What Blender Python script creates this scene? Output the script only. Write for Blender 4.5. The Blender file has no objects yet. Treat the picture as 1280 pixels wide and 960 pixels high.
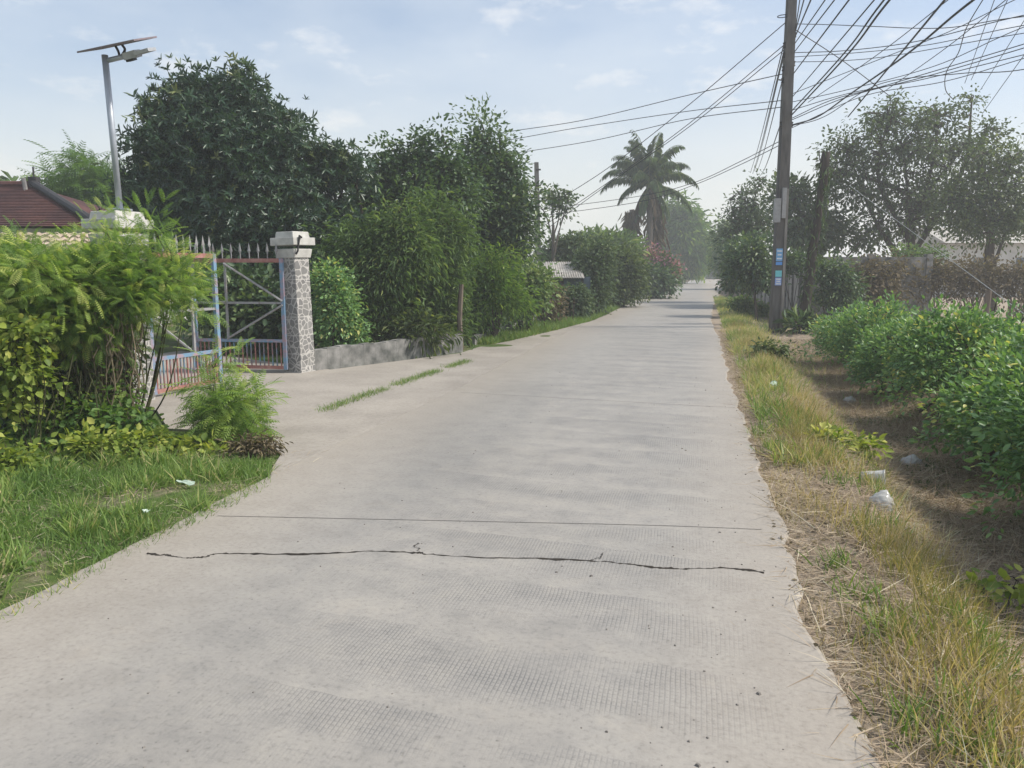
import bpy, math, numpy as np

# ------------------------------------------------------------------ camera, sky, sun, exposure
sc = bpy.context.scene
H, PITCH, FPX = 1.6, math.radians(8.6), 960.0
ROAD_A = math.radians(13.8)               # the road runs this far to the right of the view
cam_d = bpy.data.cameras.new("camera")
cam = bpy.data.objects.new("camera", cam_d)
sc.collection.objects.link(cam)
cam_d.sensor_width = 36.0
cam_d.lens = 27.0
cam_d.clip_start, cam_d.clip_end = 0.05, 3000
cam.location = (0, 0, H)
cam.rotation_euler = (math.pi / 2 - PITCH, 0, 0)
sc.camera = cam

SUN_EL, SUN_AZ = math.radians(48), math.radians(92)   # azimuth measured clockwise from the view direction
world = bpy.data.worlds.new("World")
sc.world = world
world.use_nodes = True
wn = world.node_tree
for n in list(wn.nodes):
    wn.nodes.remove(n)
def WN(t, **kw):
    n = wn.nodes.new(t)
    for k, v in kw.items():
        setattr(n, k, v)
    return n
w_out, w_bg = WN("ShaderNodeOutputWorld"), WN("ShaderNodeBackground")
w_sky = WN("ShaderNodeTexSky", sky_type='NISHITA', sun_disc=False, sun_elevation=SUN_EL, sun_rotation=SUN_AZ,
           air_density=1.0, dust_density=1.3, ozone_density=1.6, altitude=0)
w_tc, w_map = WN("ShaderNodeTexCoord"), WN("ShaderNodeMapping")
w_map.inputs['Scale'].default_value = (1.0, 1.0, 2.6)
w_n1, w_n2 = WN("ShaderNodeTexNoise"), WN("ShaderNodeTexNoise")
w_n1.inputs['Scale'].default_value = 2.6; w_n1.inputs['Detail'].default_value = 7; w_n1.inputs['Roughness'].default_value = 0.55
w_n2.inputs['Scale'].default_value = 9.0; w_n2.inputs['Detail'].default_value = 6; w_n2.inputs['Roughness'].default_value = 0.6
w_r1, w_r2 = WN("ShaderNodeValToRGB"), WN("ShaderNodeValToRGB")
w_r1.color_ramp.elements[0].position, w_r1.color_ramp.elements[1].position = 0.30, 0.72
w_r2.color_ramp.elements[0].position, w_r2.color_ramp.elements[1].position = 0.565, 0.72
w_m1, w_m2 = WN("ShaderNodeMixRGB"), WN("ShaderNodeMixRGB")
w_m1.inputs[2].default_value = (5.6, 5.95, 6.2, 1)      # thin high veil of cloud
w_m2.inputs[2].default_value = (6.6, 6.55, 6.5, 1)      # small brighter puffs
w_k1 = WN("ShaderNodeMath", operation='MULTIPLY_ADD'); w_k1.inputs[1].default_value = 0.46; w_k1.inputs[2].default_value = 0.15
w_k2 = WN("ShaderNodeMath", operation='MULTIPLY'); w_k2.inputs[1].default_value = 0.55
L = wn.links.new
L(w_tc.outputs['Generated'], w_map.inputs[0])
L(w_map.outputs[0], w_n1.inputs['Vector']); L(w_map.outputs[0], w_n2.inputs['Vector'])
L(w_n1.outputs['Fac'], w_r1.inputs[0]); L(w_n2.outputs['Fac'], w_r2.inputs[0])
L(w_r1.outputs[0], w_k1.inputs[0]); L(w_r2.outputs[0], w_k2.inputs[0])
L(w_sky.outputs[0], w_m1.inputs[1]); L(w_k1.outputs[0], w_m1.inputs[0])
L(w_m1.outputs[0], w_m2.inputs[1]); L(w_k2.outputs[0], w_m2.inputs[0])
w_sep = WN("ShaderNodeSeparateXYZ"); L(w_tc.outputs['Generated'], w_sep.inputs[0])
w_e = WN("ShaderNodeMapRange"); w_e.inputs['From Min'].default_value = 0.0; w_e.inputs['From Max'].default_value = 0.30
w_e.inputs['To Min'].default_value = 0.78; w_e.inputs['To Max'].default_value = 0.0; w_e.interpolation_type = 'SMOOTHSTEP'
L(w_sep.outputs[2], w_e.inputs[0])
w_m3 = WN("ShaderNodeMixRGB"); w_m3.inputs[2].default_value = (5.9, 5.75, 5.35, 1)      # dusty air low over the land
L(w_e.outputs[0], w_m3.inputs[0]); L(w_m2.outputs[0], w_m3.inputs[1])
L(w_m3.outputs[0], w_bg.inputs[0]); L(w_bg.outputs[0], w_out.inputs[0])
w_bg.inputs[1].default_value = 0.112

sun_d = bpy.data.lights.new("sun", 'SUN')
sun_d.energy, sun_d.angle, sun_d.color = 3.3, math.radians(6.0), (1.0, 0.94, 0.85)
sun = bpy.data.objects.new("sun", sun_d)
sc.collection.objects.link(sun)
sun.rotation_euler = (math.pi / 2 - SUN_EL, 0, math.pi - SUN_AZ)
sun.location = (20, 20, 40)

vs = sc.view_settings
vs.view_transform, vs.look, vs.gamma, vs.exposure = 'Standard', 'None', 1.0, 0.52
vs.use_curve_mapping = False
cy = sc.cycles
cy.use_denoising = True
cy.max_bounces, cy.diffuse_bounces, cy.glossy_bounces, cy.transmission_bounces, cy.transparent_max_bounces = 6, 3, 2, 4, 8
cy.volume_bounces = 1

# ------------------------------------------------------------------ geometry helpers
CP, SP = math.cos(PITCH), math.sin(PITCH)
UX, UY = math.sin(ROAD_A), math.cos(ROAD_A)
def ray(px, py):
    cx, cyy = (px - 640) / FPX, (480 - py) / FPX
    return np.array([cx, CP + cyy * SP, -SP + cyy * CP])
def gp(px, py, z=0.0):
    d = ray(px, py); return np.array([0, 0, H]) + d * ((z - H) / d[2])
def at(px, py, Y):
    d = ray(px, py); return np.array([0, 0, H]) + d * (Y / d[1])
def st(x, y):                                   # world -> along / across the road
    return x * UX + y * UY, x * UY - y * UX
def rp(s, t, z=0.0):
    return np.array([s * UX + t * UY, s * UY - t * UX, z])
def sstep(a, b, x):
    u = np.clip((x - a) / (b - a), 0, 1); return u * u * (3 - 2 * u)
def bumps(s, t):
    return (np.sin(s * 2.1 + t * 1.3) * np.sin(t * 3.1 - s * .7) * .022 + np.sin(s * 5.3 + 1) * np.sin(t * 6.1 + s * 2) * .010
            + np.sin(s * .6 + 2) * np.sin(t * .9 + s * .2) * .03)
TL, TR = -3.05, 0.46                            # the road's edges
def gz(s, t):
    s, t = np.asarray(s, float), np.asarray(t, float)
    right = sstep(.5, .95, t) * .05 - sstep(1.05, 2.05, t) * .48 + sstep(2.5, 3.7, t) * .40
    right = right * (1 - .8 * sstep(17, 23, s))
    left = sstep(3.2, 5.5, -t) * .08 * (1 - sstep(4.5, 5.6, s))
    away = sstep(.45, 1.0, t) + sstep(3.1, 3.6, -t)
    drive = sstep(5, 6.2, s) * (1 - sstep(14.6, 15.6, s)) * sstep(3.0, 3.2, -t)
    return -.03 + right + left + bumps(s, t) * away * (1 - drive)
def gw(x, y):
    s, t = st(x, y); return float(gz(s, t))

COL = sc.collection
ROOTLOC = {}
def mesh(name, V, F, mat, parent=None, loc=None, tint=None, smooth=False, tag=None):
    V = np.asarray(V, np.float32).reshape(-1, 3)
    if parent is not None:
        o0 = np.array(ROOTLOC[parent.name], np.float32)
    else:
        o0 = np.array(loc if loc is not None else (0, 0, 0), np.float32)
    V = V - o0
    me = bpy.data.meshes.new(name)
    if isinstance(F, np.ndarray):
        n, k = F.shape
        me.vertices.add(len(V)); me.vertices.foreach_set("co", V.ravel())
        me.loops.add(n * k); me.loops.foreach_set("vertex_index", F.astype(np.int32).ravel())
        me.polygons.add(n); me.polygons.foreach_set("loop_start", np.arange(0, n * k, k, dtype=np.int32))
        me.update(calc_edges=True)
    else:
        me.from_pydata(V.tolist(), [], [list(f) for f in F]); me.update()
    if tint is not None:
        a = me.attributes.new("tint", 'FLOAT', 'FACE'); a.data.foreach_set("value", np.asarray(tint, np.float32))
    if smooth:
        me.polygons.foreach_set("use_smooth", np.ones(len(me.polygons), bool))
    me.materials.append(mat)
    o = bpy.data.objects.new(name, me); COL.objects.link(o)
    if parent is not None:
        o.parent = parent; ROOTLOC[o.name] = ROOTLOC[parent.name]
    else:
        o.location = o0.tolist(); ROOTLOC[o.name] = tuple(o0.tolist())
    if tag:
        tg(o, *tag)
    return o
def tg(o, label, cat, group=None):
    o['label'] = label; o['category'] = cat
    if group: o['group'] = group
    return o
def root(name, loc, label, cat, group=None):
    o = bpy.data.objects.new(name, None); COL.objects.link(o)
    o.location = [float(v) for v in loc]; o.empty_display_size = .2
    ROOTLOC[o.name] = tuple(float(v) for v in loc)
    return tg(o, label, cat, group)
class MB:
    """collects pieces that become ONE mesh"""
    def __init__(s): s.V, s.F, s.n = [], [], 0
    def add(s, V, F):
        V = np.asarray(V, float).reshape(-1, 3)
        s.V.append(V); s.F += [tuple(int(i) + s.n for i in f) for f in F]; s.n += len(V); return s
    def box(s, c, size, rz=0.0, taper=1.0, axes=None):
        hx, hy, hz = np.array(size) / 2
        q = []
        for z, k in ((-hz, 1), (hz, taper)):
            q += [(-hx * k, -hy * k, z), (hx * k, -hy * k, z), (hx * k, hy * k, z), (-hx * k, hy * k, z)]
        q = np.array(q)
        if axes is not None:
            q = q @ np.array(axes)
        else:
            ca, sa = math.cos(rz), math.sin(rz)
            q = q @ np.array([[ca, sa, 0], [-sa, ca, 0], [0, 0, 1]])
        return s.add(q + np.array(c), [(3, 2, 1, 0), (4, 5, 6, 7), (0, 1, 5, 4), (1, 2, 6, 5), (2, 3, 7, 6), (3, 0, 4, 7)])
    def tube(s, pts, r, k=8, caps=True):
        pts = np.asarray(pts, float); n = len(pts)
        r = np.full(n, r, float) if np.isscalar(r) else np.interp(np.linspace(0, 1, n), np.linspace(0, 1, len(r)), np.asarray(r, float))
        T = np.gradient(pts, axis=0); T /= np.linalg.norm(T, axis=1)[:, None] + 1e-9
        ref = np.array([0, 0, 1.0]) if abs(T[:, 2]).mean() < .8 else np.array([1.0, 0, 0])
        A = np.cross(T, ref); A /= np.linalg.norm(A, axis=1)[:, None] + 1e-9
        B = np.cross(T, A)
        th = np.arange(k) * 2 * math.pi / k
        V = pts[:, None] + r[:, None, None] * (np.cos(th)[None, :, None] * A[:, None] + np.sin(th)[None, :, None] * B[:, None])
        F = []
        for i in range(n - 1):
            for j in range(k):
                j2 = (j + 1) % k
                F.append((i * k + j, i * k + j2, (i + 1) * k + j2, (i + 1) * k + j))
        if caps:
            F.append(tuple(range(k))[::-1]); F.append(tuple((n - 1) * k + j for j in range(k)))
        return s.add(V.reshape(-1, 3), F)
    def build(s, name, mat, parent=None, smooth=False, loc=None, tag=None, tint=None):
        return mesh(name, np.concatenate(s.V), s.F, mat, parent, loc, tint, smooth, tag)
def bez(pts, n=16):
    """Catmull-Rom through the points"""
    P = np.asarray(pts, float)
    if len(P) == 2:
        u = np.linspace(0, 1, n)[:, None]; return P[0] * (1 - u) + P[1] * u
    Q = np.vstack([2 * P[0] - P[1], P, 2 * P[-1] - P[-2]])
    out = []
    for i in range(len(P) - 1):
        p0, p1, p2, p3 = Q[i:i + 4]
        for u in np.linspace(0, 1, n, endpoint=(i == len(P) - 2)):
            out.append(.5 * (2 * p1 + (p2 - p0) * u + (2 * p0 - 5 * p1 + 4 * p2 - p3) * u * u + (-p0 + 3 * p1 - 3 * p2 + p3) * u ** 3))
    return np.array(out)
def nrm(v):
    v = np.asarray(v, float); return v / (np.linalg.norm(v, axis=-1, keepdims=True) + 1e-9)

# ------------------------------------------------------------------ materials
def new_mat(name):
    m = bpy.data.materials.new(name); m.use_nodes = True
    nt = m.node_tree; b = nt.nodes['Principled BSDF']
    return m, nt, b
def node(nt, t, **kw):
    n = nt.nodes.new(t)
    for k, v in kw.items(): setattr(n, k, v)
    return n
def ramp(nt, stops):
    r = node(nt, "ShaderNodeValToRGB"); e = r.color_ramp.elements
    e[0].position, e[0].color = stops[0][0], (*stops[0][1], 1)
    e[1].position, e[1].color = stops[-1][0], (*stops[-1][1], 1)
    for p, c in stops[1:-1]:
        k = e.new(p); k.color = (*c, 1)
    return r
def noise(nt, scale, detail=5, rough=.55, vec=None):
    n = node(nt, "ShaderNodeTexNoise"); n.inputs['Scale'].default_value = scale
    n.inputs['Detail'].default_value = detail; n.inputs['Roughness'].default_value = rough
    if vec is not None: nt.links.new(vec, n.inputs['Vector'])
    return n
def mixc(nt, f, a, b, mode='MIX'):
    m = node(nt, "ShaderNodeMixRGB", blend_type=mode)
    for i, v in ((0, f), (1, a), (2, b)):
        if isinstance(v, (int, float)): m.inputs[i].default_value = v
        elif isinstance(v, tuple): m.inputs[i].default_value = (*v, 1)
        else: nt.links.new(v, m.inputs[i])
    return m.outputs[0]
def mth(nt, op, a, b=None, c=None, clamp=False):
    m = node(nt, "ShaderNodeMath", operation=op, use_clamp=clamp)
    for i, v in enumerate((a, b, c)):
        if v is None: continue
        if isinstance(v, (int, float)): m.inputs[i].default_value = v
        else: nt.links.new(v, m.inputs[i])
    return m.outputs[0]
def bump(nt, b, h, strength=.4, dist=.02):
    n = node(nt, "ShaderNodeBump"); n.inputs['Strength'].default_value = strength; n.inputs['Distance'].default_value = dist
    nt.links.new(h, n.inputs['Height']); nt.links.new(n.outputs[0], b.inputs['Normal'])
def simple(name, c1, c2=None, scale=8, rough=.7, spec=.3, metal=0, bmp=0.0, stretch=None, lo=.35, hi=.65):
    m, nt, b = new_mat(name)
    b.inputs['Roughness'].default_value = rough; b.inputs['Specular IOR Level'].default_value = spec; b.inputs['Metallic'].default_value = metal
    tc = node(nt, "ShaderNodeTexCoord"); vec = tc.outputs['Object']
    if stretch:
        mp = node(nt, "ShaderNodeMapping"); mp.inputs['Scale'].default_value = stretch
        nt.links.new(vec, mp.inputs[0]); vec = mp.outputs[0]
    n = noise(nt, scale, 7, .6, vec)
    r = ramp(nt, [(lo, c1), (hi, c2 or tuple(x * .75 for x in c1))])
    nt.links.new(n.outputs['Fac'], r.inputs[0]); nt.links.new(r.outputs[0], b.inputs['Base Color'])
    if bmp: bump(nt, b, n.outputs['Fac'], bmp, .02)
    return m
def leafm(name, stops, transl=.35, rough=.5, spec=.25):
    m, nt, b = new_mat(name)
    b.inputs['Roughness'].default_value = rough; b.inputs['Specular IOR Level'].default_value = spec
    a = node(nt, "ShaderNodeAttribute", attribute_name="tint")
    r = ramp(nt, stops); nt.links.new(a.outputs['Fac'], r.inputs[0]); nt.links.new(r.outputs[0], b.inputs['Base Color'])
    t = node(nt, "ShaderNodeBsdfTranslucent")
    tc = mixc(nt, 1.0, r.outputs[0], (1.25, 1.3, .55), 'MULTIPLY'); nt.links.new(tc, t.inputs[0])
    x = node(nt, "ShaderNodeMixShader"); x.inputs[0].default_value = transl
    nt.links.new(b.outputs[0], x.inputs[1]); nt.links.new(t.outputs[0], x.inputs[2])
    nt.links.new(x.outputs[0], nt.nodes['Material Output'].inputs[0])
    return m

M = {}
M['mango'] = leafm('mango_leaves', [(0, (0.027, 0.058, 0.035)), (0.5, (0.049, 0.099, 0.053)), (0.85, (0.092, 0.145, 0.071)), (1, (0.171, 0.202, 0.077))], .22, .36, .5)
M['deep'] = leafm('deep_green_leaves', [(0, (0.042, 0.084, 0.043)), (0.6, (0.091, 0.155, 0.070)), (1, (0.194, 0.256, 0.101))], .28, .42, .4)
M['mid'] = leafm('mid_green_leaves', [(0, (0.088, 0.152, 0.059)), (0.6, (0.168, 0.254, 0.095)), (1, (0.315, 0.370, 0.138))], .32)
M['olive'] = leafm('olive_leaves', [(0, (0.062, 0.096, 0.039)), (0.6, (0.103, 0.149, 0.056)), (1, (0.193, 0.227, 0.085))], .3)
M['bright'] = leafm('bright_leaves', [(0, (0.077, 0.154, 0.042)), (0.55, (0.147, 0.252, 0.067)), (1, (0.280, 0.364, 0.098))], .42)
M['fern'] = leafm('feathery_leaves', [(0, (0.116, 0.209, 0.062)), (0.5, (0.252, 0.374, 0.100)), (0.85, (0.406, 0.504, 0.143)), (1, (0.561, 0.592, 0.213))], .48)
M['hedge'] = leafm('hedge_leaves', [(0, (0.089, 0.188, 0.075)), (0.55, (0.186, 0.327, 0.122)), (0.9, (0.308, 0.447, 0.163)), (1, (0.616, 0.595, 0.208))], .34, .42, .4)
M['yellow'] = leafm('yellow_green_leaves', [(0, (0.138, 0.207, 0.041)), (0.5, (0.287, 0.356, 0.069)), (1, (0.506, 0.506, 0.138))], .4)
M['brown'] = leafm('dry_leaves', [(0, (0.105, 0.088, 0.060)), (0.6, (0.185, 0.150, 0.099)), (1, (0.299, 0.246, 0.150))], .2, .8, .1)
M['dusty'] = leafm('dusty_leaves', [(0, (0.062, 0.099, 0.050)), (0.6, (0.109, 0.162, 0.078)), (1, (0.186, 0.223, 0.119))], .25, .7, .15)
M['pink'] = leafm('pink_blossoms', [(0, (0.247, 0.121, 0.144)), (0.6, (0.399, 0.187, 0.240)), (1, (0.494, 0.176, 0.408))], .35)
M['palm'] = leafm('palm_leaves', [(0, (0.090, 0.154, 0.072)), (0.6, (0.154, 0.234, 0.100)), (1, (0.288, 0.324, 0.144))], .3)
M['deadpalm'] = leafm('dead_palm_leaves', [(0, (.11, .085, .055)), (1, (.22, .17, .11))], .15, .8, .1)
M['grass'] = leafm('verge_grass', [(0, (0.091, 0.163, 0.044)), (0.5, (0.163, 0.267, 0.065)), (0.85, (0.260, 0.338, 0.098)), (1, (0.494, 0.442, 0.221))], .35)
M['drygrass'] = leafm('dry_grass', [(0, (0.211, 0.215, 0.084)), (0.3, (0.389, 0.316, 0.139)), (0.6, (0.620, 0.470, 0.307)), (1, (0.620, 0.618, 0.540))], .38, .6, .15)
M['straw'] = leafm('straw', [(0, (0.246, 0.185, 0.130)), (0.5, (0.444, 0.352, 0.253)), (1, (0.620, 0.567, 0.431))], .1, .8, .1)
M['bark'] = simple('bark', (.105, .085, .066), (.055, .045, .036), 9, .9, .1, bmp=.6, stretch=(1, 1, .2))
M['palebark'] = simple('pale_bark', (.20, .175, .145), (.10, .085, .070), 9, .9, .1, bmp=.5, stretch=(1, 1, .25))
M['vine'] = simple('dry_vine', (.22, .18, .12), (.10, .08, .055), 12, .9, .1, bmp=.4)
M['stem'] = simple('green_stem', (.09, .10, .045), (.06, .055, .03), 20, .8, .1)
M['whitepaint'] = simple('weathered_white_paint', (.52, .51, .475), (.29, .28, .26), 5, .8, .2, bmp=.15, lo=.42, hi=.8)
M['concrete'] = simple('weathered_concrete', (.36, .345, .32), (.19, .185, .18), 3.5, .9, .15, bmp=.3)
M['wallconc'] = simple('streaked_concrete', (.56, .52, .485), (.33, .30, .28), 2.6, .9, .12, bmp=.2, stretch=(2.4, 2.4, .35))
M['oldconc'] = simple('mossy_concrete', (.30, .29, .275), (.105, .108, .10), 4.2, .92, .1, bmp=.4)
M['poleconc'] = simple('pole_concrete', (.155, .148, .14), (.085, .08, .076), 3.5, .9, .12, bmp=.2, stretch=(2, 2, .4))
M['polelight'] = simple('pole_foot_concrete', (.27, .255, .235), (.17, .16, .15), 3.5, .9, .12, bmp=.2, stretch=(2, 2, .4))
M['bluepaint'] = simple('faded_blue_paint', (.17, .29, .41), (.36, .25, .28), 7, .65, .25, bmp=.2, lo=.44, hi=.60)
M['bluebar'] = simple('peeling_blue_paint', (.14, .25, .33), (.27, .15, .14), 4, .7, .2, lo=.40, hi=.56)
M['redrust'] = simple('rusty_red_paint', (.27, .10, .085), (.40, .22, .19), 10, .75, .2, bmp=.2)
M['greysteel'] = simple('dull_grey_steel', (.30, .30, .30), (.19, .15, .135), 12, .55, .4, lo=.5, hi=.72)
M['galv'] = simple('galvanised_steel', (.42, .45, .49), (.33, .36, .40), 7, .42, .5, metal=.35)
M['lampgrey'] = simple('lamp_housing', (.40, .41, .42), (.30, .31, .32), 10, .45, .5)
M['darkmetal'] = simple('dark_metal', (.045, .042, .042), (.025, .023, .023), 10, .6, .4)
M['panelback'] = simple('panel_backing', (.23, .18, .19), (.16, .13, .14), 20, .5, .4)
M['cable'] = simple('black_cable', (.05, .05, .054), (.035, .035, .038), 10, .6, .3)
M['palecable'] = simple('pale_steel_wire', (.40, .42, .40), (.30, .31, .30), 10, .5, .4)
M['box'] = simple('grey_meter_box', (.36, .36, .36), (.28, .28, .28), 12, .5, .3)
M['plaster'] = simple('pale_plaster', (.60, .59, .56), (.46, .45, .42), 2.4, .9, .1)
M['tin'] = simple('pale_metal_sheet', (.48, .46, .42), (.33, .30, .26), 4, .6, .4, bmp=.1)
M['bluewall'] = simple('blue_grey_boards', (.12, .16, .19), (.08, .105, .125), 5, .85, .1)
M['wood'] = simple('weathered_wood', (.20, .165, .13), (.10, .08, .065), 7, .9, .1, bmp=.4, stretch=(3, 3, .25))
M['deadwood'] = simple('dark_dead_wood', (.075, .062, .053), (.042, .036, .032), 6, .95, .1, bmp=.6, stretch=(2, 2, .25))
M['crack'] = simple('crack_dirt', (.030, .027, .024), (.055, .048, .04), 30, 1, .05)
M['joint'] = simple('joint_dirt', (.14, .13, .12), (.09, .085, .08), 20, 1, .05)
M['twig'] = simple('dry_stick', (.40, .33, .25), (.26, .20, .14), 20, .9, .1)
M['pebble'] = simple('pebble_stone', (.30, .28, .25), (.14, .13, .12), 14, .9, .1)
def plastic(name, col, alpha):
    m, nt, b = new_mat(name)
    b.inputs['Roughness'].default_value = .25; b.inputs['Specular IOR Level'].default_value = .5
    tc = node(nt, "ShaderNodeTexCoord"); n = noise(nt, 22, 4, .6, tc.outputs['Object'])
    r = ramp(nt, [(.3, tuple(x * .75 for x in col)), (.7, col)])
    nt.links.new(n.outputs['Fac'], r.inputs[0]); nt.links.new(r.outputs[0], b.inputs['Base Color'])
    b.inputs['Alpha'].default_value = alpha
    return m
M['clear'] = plastic('cloudy_clear_plastic', (.80, .81, .80), .62)
M['bag'] = plastic('thin_white_plastic', (.62, .62, .60), .72)
M['greenplastic'] = plastic('pale_green_plastic', (.48, .62, .50), .95)
M['paper'] = plastic('scrap_paper', (.42, .52, .42), 1.0)

def road_mat():
    m, nt, b = new_mat('grooved_concrete'); Lk = nt.links.new
    b.inputs['Roughness'].default_value = .55; b.inputs['Specular IOR Level'].default_value = .55
    tc = node(nt, "ShaderNodeTexCoord"); v = tc.outputs['Object']
    sx = node(nt, "ShaderNodeSeparateXYZ"); Lk(v, sx.inputs[0])
    x, y = sx.outputs[0], sx.outputs[1]
    mp = node(nt, "ShaderNodeMapping"); mp.inputs['Scale'].default_value = (.8, .9, 1); Lk(v, mp.inputs[0])
    big = noise(nt, .8, 6, .62, mp.outputs[0]); fine = noise(nt, 38, 6, .7, v); midn = noise(nt, 4.5, 7, .66, v)
    c = ramp(nt, [(.28, (.274, .259, .235)), (.5, (.310, .293, .266)), (.75, (.344, .325, .292))]); Lk(big.outputs['Fac'], c.inputs[0])
    c2 = ramp(nt, [(.3, (.82, .82, .82)), (.5, (1.0, .99, .98)), (.72, (1.12, 1.10, 1.06))]); Lk(midn.outputs['Fac'], c2.inputs[0])
    col = mixc(nt, 1.0, c.outputs[0], c2.outputs[0], 'MULTIPLY')
    c3 = ramp(nt, [(.30, (.60, .59, .58)), (.46, (1, 1, 1)), (.68, (1.14, 1.13, 1.12))]); Lk(fine.outputs['Fac'], c3.inputs[0])
    col = mixc(nt, .75, col, c3.outputs[0], 'MULTIPLY')
    trk = mth(nt, 'MAXIMUM', mth(nt, 'SUBTRACT', 1.0, mth(nt, 'MULTIPLY', mth(nt, 'ABSOLUTE', mth(nt, 'ADD', x, .45)), 1.8), clamp=True), mth(nt, 'SUBTRACT', 1.0, mth(nt, 'MULTIPLY', mth(nt, 'ABSOLUTE', mth(nt, 'ADD', x, 2.05)), 1.8), clamp=True))
    mp3 = node(nt, "ShaderNodeMapping"); mp3.inputs['Scale'].default_value = (2.2, .35, 1); Lk(v, mp3.inputs[0])
    stn = noise(nt, 1.6, 6, .7, mp3.outputs[0]); col = mixc(nt, mth(nt, 'MULTIPLY', mth(nt, 'MULTIPLY', trk, stn.outputs['Fac']), .20), col, (.17, .168, .165))
    dst = noise(nt, 2.7, 8, .72, v); dr = ramp(nt, [(.56, (0, 0, 0)), (.74, (1, 1, 1))]); Lk(dst.outputs['Fac'], dr.inputs[0])
    col = mixc(nt, mth(nt, 'MULTIPLY', dr.outputs[0], .5), col, (.39, .35, .295))
    # small dark aggregate specks
    vo = node(nt, "ShaderNodeTexVoronoi"); vo.inputs['Scale'].default_value = 16; Lk(v, vo.inputs['Vector'])
    sp = mth(nt, 'LESS_THAN', vo.outputs['Distance'], .085)
    spr = node(nt, "ShaderNodeSeparateXYZ"); Lk(vo.outputs['Color'], spr.inputs[0])
    sp = mth(nt, 'MULTIPLY', sp, mth(nt, 'GREATER_THAN', spr.outputs[0], .62))
    col = mixc(nt, mth(nt, 'MULTIPLY', sp, .55), col, (.13, .12, .11))
    # pressed anti-slip grid, worn away in patches
    wob = noise(nt, 1.3, 2, .5, v)
    xw = mth(nt, 'ADD', x, mth(nt, 'MULTIPLY', wob.outputs['Fac'], .05))
    yw = mth(nt, 'ADD', y, mth(nt, 'MULTIPLY', x, .10))
    gx = mth(nt, 'ABSOLUTE', mth(nt, 'SUBTRACT', mth(nt, 'FRACT', mth(nt, 'DIVIDE', xw, .019)), .5))
    gy = mth(nt, 'ABSOLUTE', mth(nt, 'SUBTRACT', mth(nt, 'FRACT', mth(nt, 'DIVIDE', yw, .024)), .5))
    lx = mth(nt, 'SMOOTH_MIN', 1.0, mth(nt, 'MULTIPLY', mth(nt, 'SUBTRACT', gx, .24, clamp=True), 5.0), .1)
    ly = mth(nt, 'MULTIPLY', mth(nt, 'SUBTRACT', gy, .30, clamp=True), 4.0)
    gr = mth(nt, 'MAXIMUM', lx, ly)
    mp2 = node(nt, "ShaderNodeMapping"); mp2.inputs['Scale'].default_value = (.5, 1.25, 1); mp2.inputs['Location'].default_value = (3.1, 1.7, 0); Lk(v, mp2.inputs[0])
    pm = noise(nt, 1.5, 6, .68, mp2.outputs[0])
    pr = ramp(nt, [(.40, (0, 0, 0)), (.62, (1, 1, 1))]); Lk(pm.outputs['Fac'], pr.inputs[0])
    lat = mth(nt, 'MULTIPLY', mth(nt, 'ADD', x, 2.2, clamp=True), mth(nt, 'SUBTRACT', 1.0, mth(nt, 'MULTIPLY', mth(nt, 'ADD', x, .05, clamp=True), 2.2), clamp=True))
    # strips laid one tamper-width at a time
    band = mth(nt, 'FRACT', mth(nt, 'DIVIDE', mth(nt, 'ADD', yw, mth(nt, 'MULTIPLY', big.outputs['Fac'], .3)), .62))
    bandm = mth(nt, 'MULTIPLY', mth(nt, 'SUBTRACT', band, .12, clamp=True), 3.0, clamp=True)
    msk = mth(nt, 'MULTIPLY', mth(nt, 'MULTIPLY', pr.outputs[0], lat), bandm, clamp=True)
    gm = mth(nt, 'MULTIPLY', gr, msk)
    col = mixc(nt, mth(nt, 'MULTIPLY', msk, .20), col, (.16, .16, .16))
    col = mixc(nt, mth(nt, 'MULTIPLY', gm, .46), col, (.11, .11, .11))
    # sandy dirt drifting in from both edges
    e1 = mth(nt, 'ADD', x, 3.25); e2 = mth(nt, 'SUBTRACT', .62, x)
    ed = mth(nt, 'MINIMUM', mth(nt, 'MULTIPLY', e1, .75), mth(nt, 'MULTIPLY', e2, 1.05))
    ed = mth(nt, 'ADD', ed, mth(nt, 'MULTIPLY', mth(nt, 'SUBTRACT', midn.outputs['Fac'], .5), .9))
    er = ramp(nt, [(.05, (1, 1, 1)), (.85, (0, 0, 0))]); Lk(ed, er.inputs[0])
    sand = ramp(nt, [(.3, (.29, .245, .195)), (.7, (.40, .345, .28))]); Lk(fine.outputs['Fac'], sand.inputs[0])
    col = mixc(nt, mth(nt, 'MULTIPLY', er.outputs[0], .55), col, sand.outputs[0])
    Lk(col, b.inputs['Base Color'])
    h = mth(nt, 'SUBTRACT', mth(nt, 'MULTIPLY', fine.outputs['Fac'], .5), mth(nt, 'MULTIPLY', gm, .6))
    bump(nt, b, h, .45, .006)
    return m
M['road'] = road_mat()
def drive_mat():
    m, nt, b = new_mat('dusty_concrete'); Lk = nt.links.new
    b.inputs['Roughness'].default_value = .92; b.inputs['Specular IOR Level'].default_value = .15
    tc = node(nt, "ShaderNodeTexCoord"); v = tc.outputs['Object']
    n1, n2 = noise(nt, 1.1, 7, .65, v), noise(nt, 24, 6, .7, v)
    c = ramp(nt, [(.3, (.27, .245, .215)), (.55, (.345, .315, .275)), (.75, (.39, .355, .31))]); Lk(n1.outputs['Fac'], c.inputs[0])
    c2 = ramp(nt, [(.3, (.75, .74, .72)), (.55, (1, 1, 1))]); Lk(n2.outputs['Fac'], c2.inputs[0])
    Lk(mixc(nt, .8, c.outputs[0], c2.outputs[0], 'MULTIPLY'), b.inputs['Base Color'])
    bump(nt, b, n2.outputs['Fac'], .3, .01)
    return m
M['drive'] = drive_mat()
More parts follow.
